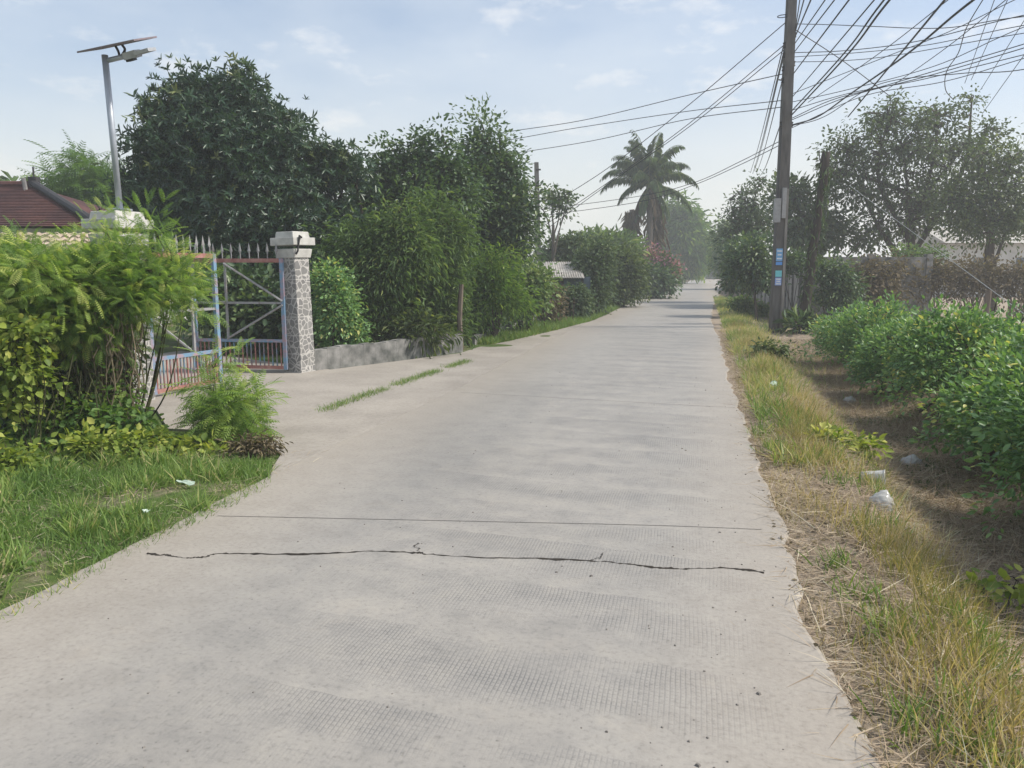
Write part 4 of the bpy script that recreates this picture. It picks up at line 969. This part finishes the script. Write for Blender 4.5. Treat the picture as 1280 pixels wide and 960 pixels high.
plant('leafy_bush', 'bush', 'deep dark undergrowth mass seen through the gate', 15.0, [(300, 380, 60, 60), (350, 390, 50, 50), (260, 360, 50, 50), (400, 370, 40, 60)], ncl=240, lpc=30, leaf='broad', size=.16, cr=.25, mat='deep', **WB)
HL = 'hedge bushes along the left verge'
HB = dict(parts=('stems', 'foliage'), group=HL, stems=12, trunk_r=.03, twig_r=.010, bark='bark')
plant('hedge_bush', 'bush', 'shrub in front of the hut hiding its blue grey boards', 24.6, [(722, 372, 16, 22), (706, 380, 14, 14), (690, 372, 10, 20)], ncl=110, lpc=34, leaf='broad', size=.12, cr=.2, mat='dusty', **HB)
plant('hedge_bush', 'bush', 'mixed green bush right of the hut', 27, [(742, 335, 26, 30), (735, 365, 26, 26), (752, 310, 20, 18)], ncl=210, lpc=46, leaf='broad', size=.13, cr=.28, mat='dusty', **HB)
plant('hedge_bush', 'bush', 'tall olive bush before the palm foot', 32, [(775, 328, 24, 30), (768, 355, 24, 24), (790, 345, 18, 26)], ncl=210, lpc=46, leaf='broad', size=.15, cr=.32, mat='olive', **HB)
plant('hedge_bush', 'bush', 'dark bush at the verge end below the pink blossoms', 41, [(808, 345, 22, 18), (825, 350, 20, 14)], ncl=120, lpc=32, leaf='broad', size=.22, cr=.34, mat='deep', **HB)
plant('hedge_bush', 'bush', 'blue green bush behind the hut roof', 33, [(700, 315, 26, 20), (722, 305, 24, 14), (690, 335, 24, 20)], ncl=150, lpc=30, leaf='broad', size=.22, cr=.35, mat='dusty', **HB)
plant('hedge_bush', 'bush', 'pale green bush with upright sprigs left of the palm trunk', 44, [(745, 305, 28, 14), (775, 308, 22, 14), (730, 318, 20, 14)], ncl=140, lpc=26, leaf='narrow', size=.42, cr=.45, mat='mid', droop=-.2, **HB)
fb, CLb, rb = plant('bougainvillea', 'flowering bush', 'bougainvillea bush covered in faded pink blossoms beside the road', 47, [(815, 328, 26, 18), (832, 338, 18, 18), (812, 350, 24, 12), (795, 335, 16, 14)], ncl=150, lpc=30, leaf='broad', size=.24, cr=.36, mat='olive', **{**HB, 'group': None})
cc = CLb[rb.choice(len(CLb), 70)]; P = np.repeat(cc, 26, 0) + rb.normal(0, .30, (70 * 26, 3)) + [.05, -.30, .12]
V, F, T = scatter(TP['petal'], P, rb.normal(0, 1, P.shape), rb.uniform(.10, .2, len(P)), rb, rb.normal(.45, .25, len(P)))
mesh('blossoms', V, F, M['pink'], fb, tint=T)
plant('willowy_tree', 'tree', 'soft green willowy tree arching beside the palm', 80, [(850, 292, 28, 38), (863, 312, 16, 30), (838, 318, 24, 30), (845, 262, 18, 20), (873, 298, 11, 20)], ncl=320, lpc=40, leaf='bamboo', size=.75, cr=.70, mat='bright', trunk_r=.15, twig_r=.02, droop=.8, tint=(.3, .16, .16))
plant('bare_tree', 'tree', 'nearly bare twiggy tree around the plain far pole', 32, [(700, 250, 20, 16), (712, 240, 10, 8), (655, 240, 12, 14), (690, 240, 12, 10), (708, 262, 14, 10)], ncl=110, lpc=7, leaf='broad', size=.17, cr=.22, mat='dusty', trunk_r=.10, twig_r=.018, bark='palebark', base=at(686, 400, 32)[:2])
for lb, Y, el, mt, n in (('small green tree where the road ends on the left', 106, [(872, 325, 10, 20), (864, 337, 9, 14)], 'bright', 90), ('dark low bush closing the far end of the road', 112, [(897, 341, 9, 10), (910, 341, 12, 11), (902, 333, 9, 9), (892, 344, 6, 7)], 'dusty', 190), ('pale round tree beyond the end of the road', 130, [(888, 322, 14, 16), (902, 312, 14, 20), (880, 338, 10, 10), (890, 341, 10, 8)], 'mid', 120)):
    plant('distant_tree', 'tree', lb, Y, el, ncl=n, lpc=34, leaf='broad', size=.42 * Y / 90, cr=.40 * Y / 90, mat=mt, group='far trees at the end of the road', trunk_r=.2, ntw=30, twig_r=.03)
# ------------------------------------------------------------------ coconut palm
def palm():
    r_ = np.random.default_rng(31); Yp = 50; k = Yp / FPX; cr = at(811, 232, Yp); b = at(803, 350, Yp); b[2] = 0
    rt = root('coconut_palm', b, 'tall coconut palm with arching fronds beside the left hedge', 'palm')
    MB().tube(bez([b, (b + cr) / 2 + [.25, 0, 0], cr], 10), np.linspace(.26, .17, 19), 10).build('trunk', M['palebark'], rt, True)
    def frond(az, el, ln, mat, nm):
        n = 15; d = np.array([math.cos(az) * math.cos(el), math.sin(az) * math.cos(el), math.sin(el)]); p = cr.copy(); pts = [p.copy()]
        for i in range(n):
            d = nrm(d + np.array([0, 0, -.02 - .0145 * i])); p = p + d * ln / n; pts.append(p.copy())
        pts = np.array(pts); m = MB().tube(pts, np.linspace(.035, .008, len(pts)), 4, False)
        q = bez(pts, 3); q = q[4::1]; T = nrm(np.gradient(q, axis=0)); side = nrm(np.cross(T, [0, 0, 1.0]))
        P = np.repeat(q, 2, 0); u = np.repeat(np.linspace(0, 1, len(q)), 2); sg = np.tile([1, -1], len(q))
        D = np.repeat(side, 2, 0) * sg[:, None] * .75 + np.repeat(T, 2, 0) * .55 + np.array([0, 0, -.6]) + r_.normal(0, .08, P.shape)
        S = .66 * (np.sin(.4 + 2.5 * u) * .75 + .3) * r_.uniform(.85, 1.1, len(P))
        V, F, TT = scatter(t_leaf(.028, .01, .4), P, D, S, r_, r_.normal(.45, .22, len(P)), upj=.2)
        V0 = np.concatenate(m.V); F0 = np.array(m.F)
        mesh(nm, np.vstack([V0, V]), np.vstack([F0, F + len(V0)]), M[mat], rt, tint=np.r_[np.full(len(F0), .9), TT])
    for i in range(26):
        frond(i * 2.399, math.radians(2 + 80 * (i / 25) ** .6), r_.uniform(2.7, 3.7), 'palm', 'frond')
    for i in range(9):
        frond(i * 2.399 + .8, math.radians(r_.uniform(-60, -25)), r_.uniform(1.8, 2.8), 'deadpalm' if i % 2 else 'palm', 'drooping_frond')
    for dx, hpx, lb in ((792, 262, 'shaggy dead palm trunk left of the coconut palm'), (822, 262, 'short palm trunk behind the coconut palm')):
        b2 = at(dx, 350, Yp + 1.5); b2[2] = 0; t2 = at(dx - 2, hpx, Yp + 1.5)
        r2 = root('dead_palm', b2, lb, 'palm'); MB().tube(bez([b2, (b2 + t2) / 2 + [.1, 0, 0], t2], 8), np.linspace(.24, .17, 15), 9).build('trunk', M['palebark'], r2, True)
        P = np.array([t2 + [r_.normal(0, .22), r_.normal(0, .22), -abs(r_.normal(0, 1.1))] for _ in range(330)])
        D = r_.normal(0, .35, P.shape) + [0, 0, -1.0]
        V, F, TT = scatter(t_leaf(.12, .02, .2), P, D, r_.uniform(.5, 1.1, len(P)), r_, r_.uniform(0, 1, len(P)))
        mesh('dead_fronds', V, F, M['deadpalm'], r2, tint=TT)
palm()
# ------------------------------------------------------------------ plants: right side
RG = 'trees on the right side of the road'
plant('spreading_tree', 'tree', 'wide sparse spreading tree with open branches on the right', 32, [(1130, 185, 75, 42), (1060, 190, 40, 42), (1110, 150, 45, 26), (1175, 145, 36, 24), (1215, 125, 16, 16), (1200, 190, 50, 40), (1075, 235, 46, 34), (1150, 240, 60, 34), (1235, 160, 16, 20), (1040, 215, 22, 32), (1130, 275, 70, 26)],
      ncl=440, lpc=27, leaf='broad', size=.165, cr=.29, sprays=34, mat='olive', group=RG, bark='bark', trunk_r=.24, twig_r=.026, base=at(1128, 400, 32)[:2], droop=.6, tint=(.3, .16, .16), out=.5)
plant('leafy_tree', 'tree', 'rounded denser olive tree at the right edge', 29, [(1235, 235, 50, 44), (1265, 200, 34, 28), (1200, 255, 40, 34), (1270, 255, 40, 40), (1225, 195, 24, 20), (1240, 280, 60, 26)],
      ncl=280, lpc=36, leaf='broad', size=.14, cr=.34, sprays=34, mat='olive', group=RG, trunk_r=.18, twig_r=.016, base=at(1240, 400, 29)[:2], tint=(.42, .18, .18))
plant('leafy_tree', 'tree', 'dark low tree behind the leaning dead trunk', 33, [(1000, 285, 36, 34), (1040, 285, 34, 28), (1085, 290, 30, 22), (985, 240, 24, 34), (1015, 250, 30, 26)],
      ncl=230, lpc=24, leaf='broad', size=.22, cr=.38, mat='dusty', group=RG, trunk_r=.15, twig_r=.016)
plant('leafy_tree', 'tree', 'grey sparse tree left of the utility pole with bare top twigs', 36, [(935, 255, 26, 32), (950, 225, 20, 22), (920, 285, 26, 28), (945, 285, 30, 30), (912, 250, 10, 14)],
      ncl=190, lpc=22, leaf='broad', size=.16, cr=.34, mat='dusty', group=RG, trunk_r=.12, twig_r=.022, bark='bark', base=at(935, 370, 36)[:2])
plant('leafy_tree', 'tree', 'green tree leaning over the far right road edge', 58, [(905, 300, 18, 30), (918, 325, 22, 24), (900, 328, 12, 16)], ncl=170, lpc=32, leaf='broad', size=.26, cr=.42, mat='mid', group=RG, trunk_r=.12, twig_r=.02)
plant('roadside_tree', 'tree', 'small dark roadside tree with a thin trunk left of the pole stickers', 25.5, [(942, 320, 26, 30), (950, 345, 26, 18), (925, 335, 20, 20)], ncl=150, lpc=26, leaf='broad', size=.15, cr=.22, mat='deep', group='small trees on the right verge', trunk_r=.055, twig_r=.008, base=at(947, 395, 25.0)[:2])
plant('roadside_tree', 'tree', 'smaller dark roadside tree hanging over the road edge', 31, [(922, 330, 20, 22), (915, 350, 16, 12), (928, 310, 16, 16)], ncl=120, lpc=26, leaf='broad', size=.17, cr=.24, mat='deep', group='small trees on the right verge', trunk_r=.06, twig_r=.008, base=at(930, 380, 31)[:2])
DG = dict(parts=('stems', 'foliage'), group='dry hedge beyond the yard', stems=34, trunk_r=.016, twig_r=.009, bark='vine', leaf='broad', size=.12, cr=.24, mat='brown')
plant('dry_hedge', 'hedge', 'dry vine covered hedge section nearest the ivy', 24.5, [(1085, 345, 34, 26), (1110, 335, 30, 20), (1100, 365, 40, 20)], ncl=150, lpc=22, **DG)
plant('dry_hedge', 'hedge', 'dry vine covered hedge section below the guy wire', 25, [(1160, 345, 36, 24), (1140, 360, 30, 22), (1180, 335, 28, 18)], ncl=150, lpc=22, **DG)
plant('dry_hedge', 'hedge', 'dry twiggy hedge section in front of the far house', 25, [(1215, 340, 36, 24), (1240, 345, 30, 24), (1200, 360, 24, 18)], ncl=150, lpc=18, **DG)
plant('dry_hedge', 'hedge', 'dry hedge section at the right edge above the green hedge', 24.5, [(1275, 340, 30, 24), (1310, 345, 36, 26), (1265, 362, 24, 16)], ncl=140, lpc=18, **DG)
plant('leafy_bush', 'bush', 'olive bush growing up inside the dry hedge', 25.8, [(1140, 322, 26, 16), (1165, 318, 18, 12), (1125, 340, 20, 18)], ncl=80, lpc=26, leaf='broad', size=.14, cr=.24, mat='mid', parts=('stems', 'foliage'), stems=8, trunk_r=.02)
plant('ivy', 'ivy', 'dark ivy mound covering the corner of the concrete wall', 23, [(1045, 340, 26, 24), (1040, 365, 24, 22), (1060, 360, 20, 24), (1020, 330, 20, 12)], ncl=170, lpc=30, leaf='broad', size=.11, cr=.16, mat='deep', parts=('stems', 'foliage'), stems=8, trunk_r=.02, bark='bark')
plant('ivy', 'ivy', 'dark ivy hanging over the top of the concrete wall', 26.5, [(1000, 325, 20, 12), (985, 328, 14, 14)], ncl=70, lpc=26, leaf='broad', size=.11, cr=.16, mat='deep', parts=('stems', 'foliage'), stems=5, trunk_r=.015, zmin=1.2)
for py in (205, 235, 265): pass
r_ = np.random.default_rng(6); i_ = r_.random(520); P = np.array([np.array([np.interp(u, np.linspace(0, 1, len(pp)), pp[:, j]) for j in range(3)]) for u in i_]) + r_.normal(0, .11, (520, 3))
V, F, T = scatter(TP['bamboo'], P, r_.normal(0, .6, P.shape) + [0, 0, -.8], r_.uniform(.12, .3, 520), r_, r_.uniform(0, .7, 520)); mesh('dry_vines', V, F, M['dusty'], LEAN, tint=T)
# posts at the yard
for px, lb in ((1232, 'grey wooden yard post before the dry hedge'), (1262, 'short grey yard post near the right edge')):
    b = gp(px, 398); b = at(px, 398, 21); b[2] = 0; MB().tube([b, b + [.02, 0, 1.0 if px < 1250 else .7]], [.09, .075], 8).build('yard_post', M['wood'], loc=b, tag=(lb, 'post'))
# green hedge along the ditch
def hedge(s0, t0, w, h, n, lb, size=.068, mat='hedge'):
    c = rp(s0, t0); SEED[0] += 1; rng = np.random.default_rng(SEED[0]); zb = gw(c[0], c[1])
    rt = root('hedge_shrub', [c[0], c[1], zb], lb, 'shrub', 'green hedge shrubs along the ditch')
    m = MB()
    for k in range(9):
        a = c + np.array([rng.normal(0, w * .25), rng.normal(0, w * .25), zb - .05]); e = c + np.array([rng.normal(0, w * .45), rng.normal(0, w * .45), zb + h * rng.uniform(.6, .95)])
        m.tube(bez([a, (a + e) / 2 + rng.normal(0, .06, 3), e], 5), np.linspace(.022, .007, 9), 5, False)
    m.build('stems', M['bark'], rt, True)
    d = nrm(rng.normal(0, 1, (n, 3))); d[:, 2] = np.abs(d[:, 2]) * 1.15 - .42
    rad = rng.random(n) ** .3; lump = 1 + .26 * np.sin(d[:, 0] * 5 + SEED[0]) * np.sin(d[:, 1] * 6 + 1) + .14 * np.sin(d[:, 2] * 9)
    CL = np.stack([d[:, 0] * w, d[:, 1] * w, d[:, 2] * h * .66], 1) * (rad * lump)[:, None] + [c[0], c[1], zb + h * .40]
    lpc = 24; ci = np.repeat(np.arange(n), lpc); off = np.clip(rng.normal(0, 1, (n * lpc, 3)), -1.8, 1.8) * .085
    P = CL[ci] + off; D = off / .085 * .5 + d[ci] * .7 + rng.normal(0, .5, P.shape); D[:, 2] += .05
    T = rng.normal(.45, .26, n)[ci] + rng.normal(0, .18, len(P))
    ok = P[:, 2] > zb - .05; P, D, T = P[ok], D[ok], T[ok]
    V, F, TT = scatter(TP['broad'], P, D, size * rng.uniform(.6, 1.3, len(P)), rng, T); mesh('foliage', V, F, M[mat], rt, tint=TT)
for s0, t0, w, h, n, lb in ((3.7, 4.1, .9, 2.1, 460, 'nearest glossy hedge shrub at the right edge'), (5.0, 3.6, 1.05, 2.35, 760, 'large glossy hedge shrub above the yellow sprouting plant'), (6.5, 4.3, 1.1, 2.4, 660, 'tall hedge shrub with yellowing tips near the right edge'), (6.3, 3.0, .8, 1.55, 560, 'hedge shrub bulging over the ditch behind the white bag'),
                         (8.9, 4.0, .9, 1.65, 480, 'hedge shrub in the middle of the row at its highest point'), (8.3, 3.05, .7, 1.15, 400, 'low hedge shrub drooping into the middle of the ditch'), (10.6, 3.25, .95, 1.5, 480, 'mid row hedge shrub with pale new leaves'), (12.8, 3.05, .8, 1.15, 380, 'hedge shrub two before the far end of the green row'),
                         (14.7, 3.1, .95, 1.4, 380, 'hedge shrub next to the far end of the green row'), (17.0, 3.05, .8, 1.15, 320, 'farthest hedge shrub near the leaning dead trunk'), (12.0, 4.9, .9, 1.35, 300, 'rear hedge shrub at the edge of the sandy yard')):
    hedge(s0, t0, w, h, n, lb)
# ditch plants
plant('yellow_bush', 'bush', 'small yellow green bush on the verge above the cup', 6.9, [(1045, 552, 22, 9), (1075, 556, 22, 8), (1030, 545, 12, 8), (1050, 570, 22, 8)], ncl=60, lpc=14, leaf='broad', size=.075, cr=.07, stems=9, trunk_r=.006, twig_r=.003, mat='yellow', parts=('stems', 'foliage'), bark='stem', tint=(.6, .2, .2), base=gp(1055, 580, -.05)[:2], zmin=.0)
plant('sprouting_plant', 'plant', 'thin stemmed plant with yellow green leaves at the lower right edge', 3.9, [(1225, 735, 28, 18), (1265, 730, 24, 22), (1215, 765, 28, 12), (1262, 775, 26, 16)], ncl=26, lpc=7, leaf='round', size=.062, cr=.05, stems=9, trunk_r=.005, twig_r=.003, mat='yellow', parts=('stems', 'foliage'), bark='deadwood', tint=(.25, .25, .2), base=gp(1250, 830, -.3)[:2], zmin=.1)
plant('leafy_bush', 'bush', 'low green weeds between the two small roadside trees', 27, [(930, 378, 16, 8), (915, 376, 8, 5), (950, 385, 14, 7)], ncl=90, lpc=26, leaf='broad', size=.10, cr=.14, mat='mid', parts=('stems', 'foliage'), stems=8, trunk_r=.01, bark='stem')
plant('agave', 'plant', 'dark spiky plant at the foot of the leaning trunk', 20.6, [(1000, 404, 16, 7)], ncl=14, lpc=12, leaf='bamboo', size=.34, cr=.12, stems=3, trunk_r=.03, mat='deep', parts=('stems', 'leaves'), droop=-.6)
plant('verge_shrub', 'shrub', 'low pale shrub on the right verge before the pole', 13.5, [(955, 432, 18, 8), (975, 437, 16, 7)], ncl=36, lpc=14, leaf='broad', size=.08, cr=.09, stems=6, trunk_r=.008, twig_r=.004, mat='olive', parts=('stems', 'foliage'), bark='stem')

# ------------------------------------------------------------------ grass and litter ground cover
def blades(name, n, sfun, tp, S0, S1, mat, tint, seed, lean=.45, clump=None):
    r_ = np.random.default_rng(seed); s, t = sfun(r_, n); 
    z = gz(s, t) - .01; x, y = s * UX + t * UY, s * UY - t * UX
    P = np.stack([x, y, z], 1); D = r_.normal(0, lean, (len(P), 3)); D[:, 2] = 1
    S = r_.uniform(S0, S1, len(P))
    if clump is not None: S = S * clump(s, t)
    T = tint(s, t, r_)
    V, F, TT = scatter(tp, P, D, S, r_, T, up=(0, 0, .01), upj=1.0)
    o = mesh(name, V, F, M[mat], tint=TT); o['kind'] = 'stuff'; return o
def edge_left(s): return TL + .04 * np.sin(s * 3) - .02
def f_left(r_, n):
    s = r_.uniform(.6, 6.4, n * 2); t = -3.06 - r_.random(n * 2) ** 1.15 * 4.2
    # the tip of the verge is cut off by the driveway
    lim = 5.55 + .28 * np.sin(t * 3) ; ok = (s < np.where(t > -5.0, np.minimum(5.62, lim + .2), 6.4))
    bare = np.sin(s * 2.7 + t * 1.9) * np.sin(s * 1.1 - t * 3.3) > .62 - .5 * (t > -3.5)*0
    ok &= ~(bare & (r_.random(n * 2) < .75)); ok &= t < -3.06 - .5 * np.maximum(s - 4.9, 0); return s[ok][:n], t[ok][:n]
blades('verge_grass', 62000, f_left, TP['blade'], .04, .125, 'grass', lambda s, t, r_: r_.normal(.42, .2, len(s)) + .12 * np.sin(s * 3 + t * 2) + .3 * (np.sin(s * 2.7 + t * 1.9) * np.sin(s * 1.1 - t * 3.3) > .45), 1, .55, lambda s, t: .75 + .35 * np.sin(s * 4.1 + t * 2.2) * np.sin(t * 5) + .25 * sstep(3.3, 4.6, -t))
def f_far(r_, n):
    s = r_.uniform(15.6, 41, n); wdt = np.interp(s, [15.6, 18, 30, 41], [.5, 1.2, 1.75, 1.2]); t = -np.interp(s, [15.6, 16.5, 18, 20, 22.5, 24, 41], [4.3, 4.1, 3.88, 3.6, 3.34, 3.26, 3.2]) - r_.random(n) * wdt; return s, t
blades('verge_grass', 36000, f_far, TP['blade'], .06, .20, 'grass', lambda s, t, r_: r_.normal(.52, .22, len(s)), 2, .5)
def f_farr(r_, n):
    s = r_.random(n) ** 1.25 * 37 + 6.5; t = .62 + np.abs(r_.normal(.1, .75, n)) * np.interp(s, [6, 16, 40], [.45, 1.1, 1.0]); c = np.sin(s * 1.9) * np.sin(t * 4 + s) + r_.normal(0, .4, n) > .1 - .4 * sstep(7, 15, s); return s[c], t[c]
blades('verge_grass', 24000, f_farr, TP['blade'], .06, .22, 'grass', lambda s, t, r_: r_.normal(.80, .26, len(s)) + .2 * np.sin(s * 1.3), 22, .5)
def f_vw(r_, n):
    c = r_.integers(0, 46, n); cs, ct = r_.uniform(1.3, 8, 46), r_.uniform(.6, 1.6, 46); return cs[c] + r_.normal(0, .07, n), ct[c] + r_.normal(0, .06, n)
blades('verge_weeds', 3600, f_vw, TP['blade'], .05, .15, 'grass', lambda s, t, r_: r_.normal(.55, .25, len(s)), 25, .5)
def f_strip(r_, n):
    u = r_.random(n); a, b_ = gp(404, 513), gp(585, 451); P = a + (b_ - a) * u[:, None] + np.array([0, .10, 0]) * np.sin(u * 3.1)[:, None] + r_.normal(0, .055, (n, 3)); k = np.sin(u * 23) * np.sin(u * 9 + 1) > -.6
    return st(P[k, 0], P[k, 1])
blades('crack_grass', 7000, f_strip, TP['blade'], .03, .10, 'grass', lambda s, t, r_: r_.normal(.5, .25, len(s)), 3, .6)
def f_dry(r_, n):
    s = r_.random(n) ** 1.25 * 22 + .9; t = .52 + np.abs(r_.normal(.55, .36, n)) * np.interp(s, [1, 4, 22], [1.25, 1.0, .8])
    t = np.maximum(t, TR + .05 + .16 * (1 - sstep(1.5, 4, s)) + .03 * r_.random(n)); c = np.sin(s * 2.3 + 1) * np.sin(t * 5 + s) + r_.normal(0, .3, n) > .0; return s[c], t[c]
blades('dry_grass', 66000, f_dry, TP['stalk'], .05, .19, 'drygrass', lambda s, t, r_: r_.normal(.30, .27, len(s)) - .2 * np.sin(s * 1.7 + t) + .25 * sstep(1.1, 1.8, t), 4, .42, lambda s, t: .55 + .55 * sstep(.55, .95, t) * (1 - .35 * sstep(1.5, 2.2, t)))
def f_straw(r_, n):
    s = r_.random(n) ** 1.2 * 20 + .8; t = r_.uniform(.42, 3.4, n); t = np.where(t < TR + .05 + .16 * (1 - sstep(1.5, 4, s)) - .04, t + .5, t); return s, t
def flat(name, n, f, tp, S0, S1, mat, seed, tint):
    r_ = np.random.default_rng(seed); s, t = f(r_, n); z = gz(s, t) + r_.uniform(.0, .035, len(s)); P = np.stack([s * UX + t * UY, s * UY - t * UX, z], 1)
    a = r_.uniform(0, 2 * np.pi, len(s)); D = np.stack([np.cos(a), np.sin(a), r_.normal(.05, .22, len(s))], 1)
    V, F, TT = scatter(tp, P, D, r_.uniform(S0, S1, len(s)), r_, tint(r_, len(s)), upj=.4); o = mesh(name, V, F, M[mat], tint=TT); o['kind'] = 'stuff'
flat('straw_litter', 90000, f_straw, t_blade(.010, .12), .06, .26, 'straw', 5, lambda r_, n: r_.normal(.4, .25, n))
flat('dead_leaf_litter', 16000, f_straw, TP['broad'], .02, .045, 'brown', 6, lambda r_, n: r_.normal(.6, .3, n))
def f_ditchs(r_, n): return r_.random(n) ** 1.2 * 15 + .9, r_.uniform(1.3, 3.3, n)
flat('ditch_straw', 60000, f_ditchs, t_blade(.012, .2), .05, .24, 'straw', 21, lambda r_, n: r_.normal(.38, .27, n))
def f_ditch(r_, n):
    s = r_.random(n) ** 1.2 * 18 + 1; t = r_.uniform(1.5, 3.2, n); return s, t
blades('ditch_weeds', 14000, f_ditch, TP['stalk'], .08, .24, 'straw', lambda s, t, r_: r_.normal(.35, .25, len(s)), 7, .9)
def f_ditchg(r_, n):
    c = r_.integers(0, 26, n); cs, ct = r_.uniform(1.5, 12, 26), r_.uniform(1.6, 2.8, 26); return cs[c] + r_.normal(0, .16, n), ct[c] + r_.normal(0, .14, n)
blades('ditch_sprouts', 5000, f_ditchg, TP['broad'], .03, .075, 'olive', lambda s, t, r_: r_.normal(.5, .25, len(s)), 8, .9)
def f_lw(r_, n):
    c = r_.integers(0, 60, n); cs, ct = r_.uniform(1.4, 5.4, 60), -3.3 - r_.random(60) * 2.6; s, t = cs[c] + r_.normal(0, .09, n), ct[c] + r_.normal(0, .09, n); k = (s < 5.5) & (t < -3.12 - .5 * np.maximum(s - 4.9, 0)); return s[k], t[k]
blades('verge_weeds', 2600, f_lw, TP['broad'], .025, .055, 'bright', lambda s, t, r_: r_.normal(.5, .25, len(s)), 23, .9)
def f_tuft(r_, n):
    c = r_.integers(0, 90, n); cs, ct = r_.uniform(1.2, 5.4, 90), -3.2 - r_.random(90) * 3; s, t = cs[c] + r_.normal(0, .05, n), ct[c] + r_.normal(0, .05, n); k = (s < 5.5) & (t < -3.14 - .5 * np.maximum(s - 4.9, 0)); return s[k], t[k]
blades('grass_tufts', 7000, f_tuft, TP['blade'], .08, .19, 'grass', lambda s, t, r_: r_.normal(.6, .25, len(s)), 24, .5)
def f_leftlit(r_, n): return r_.uniform(1.2, 6, n), -3.1 - r_.random(n) * 3.5
flat('verge_straw', 7000, f_leftlit, t_blade(.012, .1), .05, .14, 'straw', 9, lambda r_, n: r_.normal(.5, .25, n))
def f_edge(r_, n):
    s = r_.random(n) ** 1.3 * 15 + 1.2; t = .48 - np.abs(r_.normal(0, .13, n)); return s, t
flat('road_edge_straw', 500, f_edge, t_blade(.012, .08), .02, .09, 'straw', 10, lambda r_, n: r_.normal(.45, .25, n))
# gravel crumbs on the concrete
r_ = np.random.default_rng(11); n = 260; s = r_.random(n) ** 1.3 * 10 + 1.6; t = np.where(r_.random(n) < .55, .45 - np.abs(r_.normal(0, .35, n)), r_.uniform(-3, .4, n)); m = MB()
for a, b_ in zip(s, t):
    z_ = r_.uniform(.002, .0055) + .004 * (r_.random() > .95); m.box(rp(a, b_, z_ * .4), (z_ * 2, z_ * 1.5, z_), r_.uniform(0, 3), .6)
m.build('gravel', M['pebble'])['kind'] = 'stuff'
# ------------------------------------------------------------------ haze
def haze(dens):
    m = bpy.data.materials.new('haze_air'); m.use_nodes = True; nt = m.node_tree
    nt.nodes.remove(nt.nodes['Principled BSDF']); v = node(nt, "ShaderNodeVolumePrincipled")
    v.inputs['Color'].default_value = (.93, .96, 1, 1); v.inputs['Density'].default_value = dens; v.inputs['Anisotropy'].default_value = .25
    nt.links.new(v.outputs[0], nt.nodes['Material Output'].inputs['Volume'])
    MB().box((15, 90, 5.5), (480, 420, 15)).build('haze', m)['kind'] = 'stuff'
HAZE = 0.0028
if HAZE: haze(HAZE)
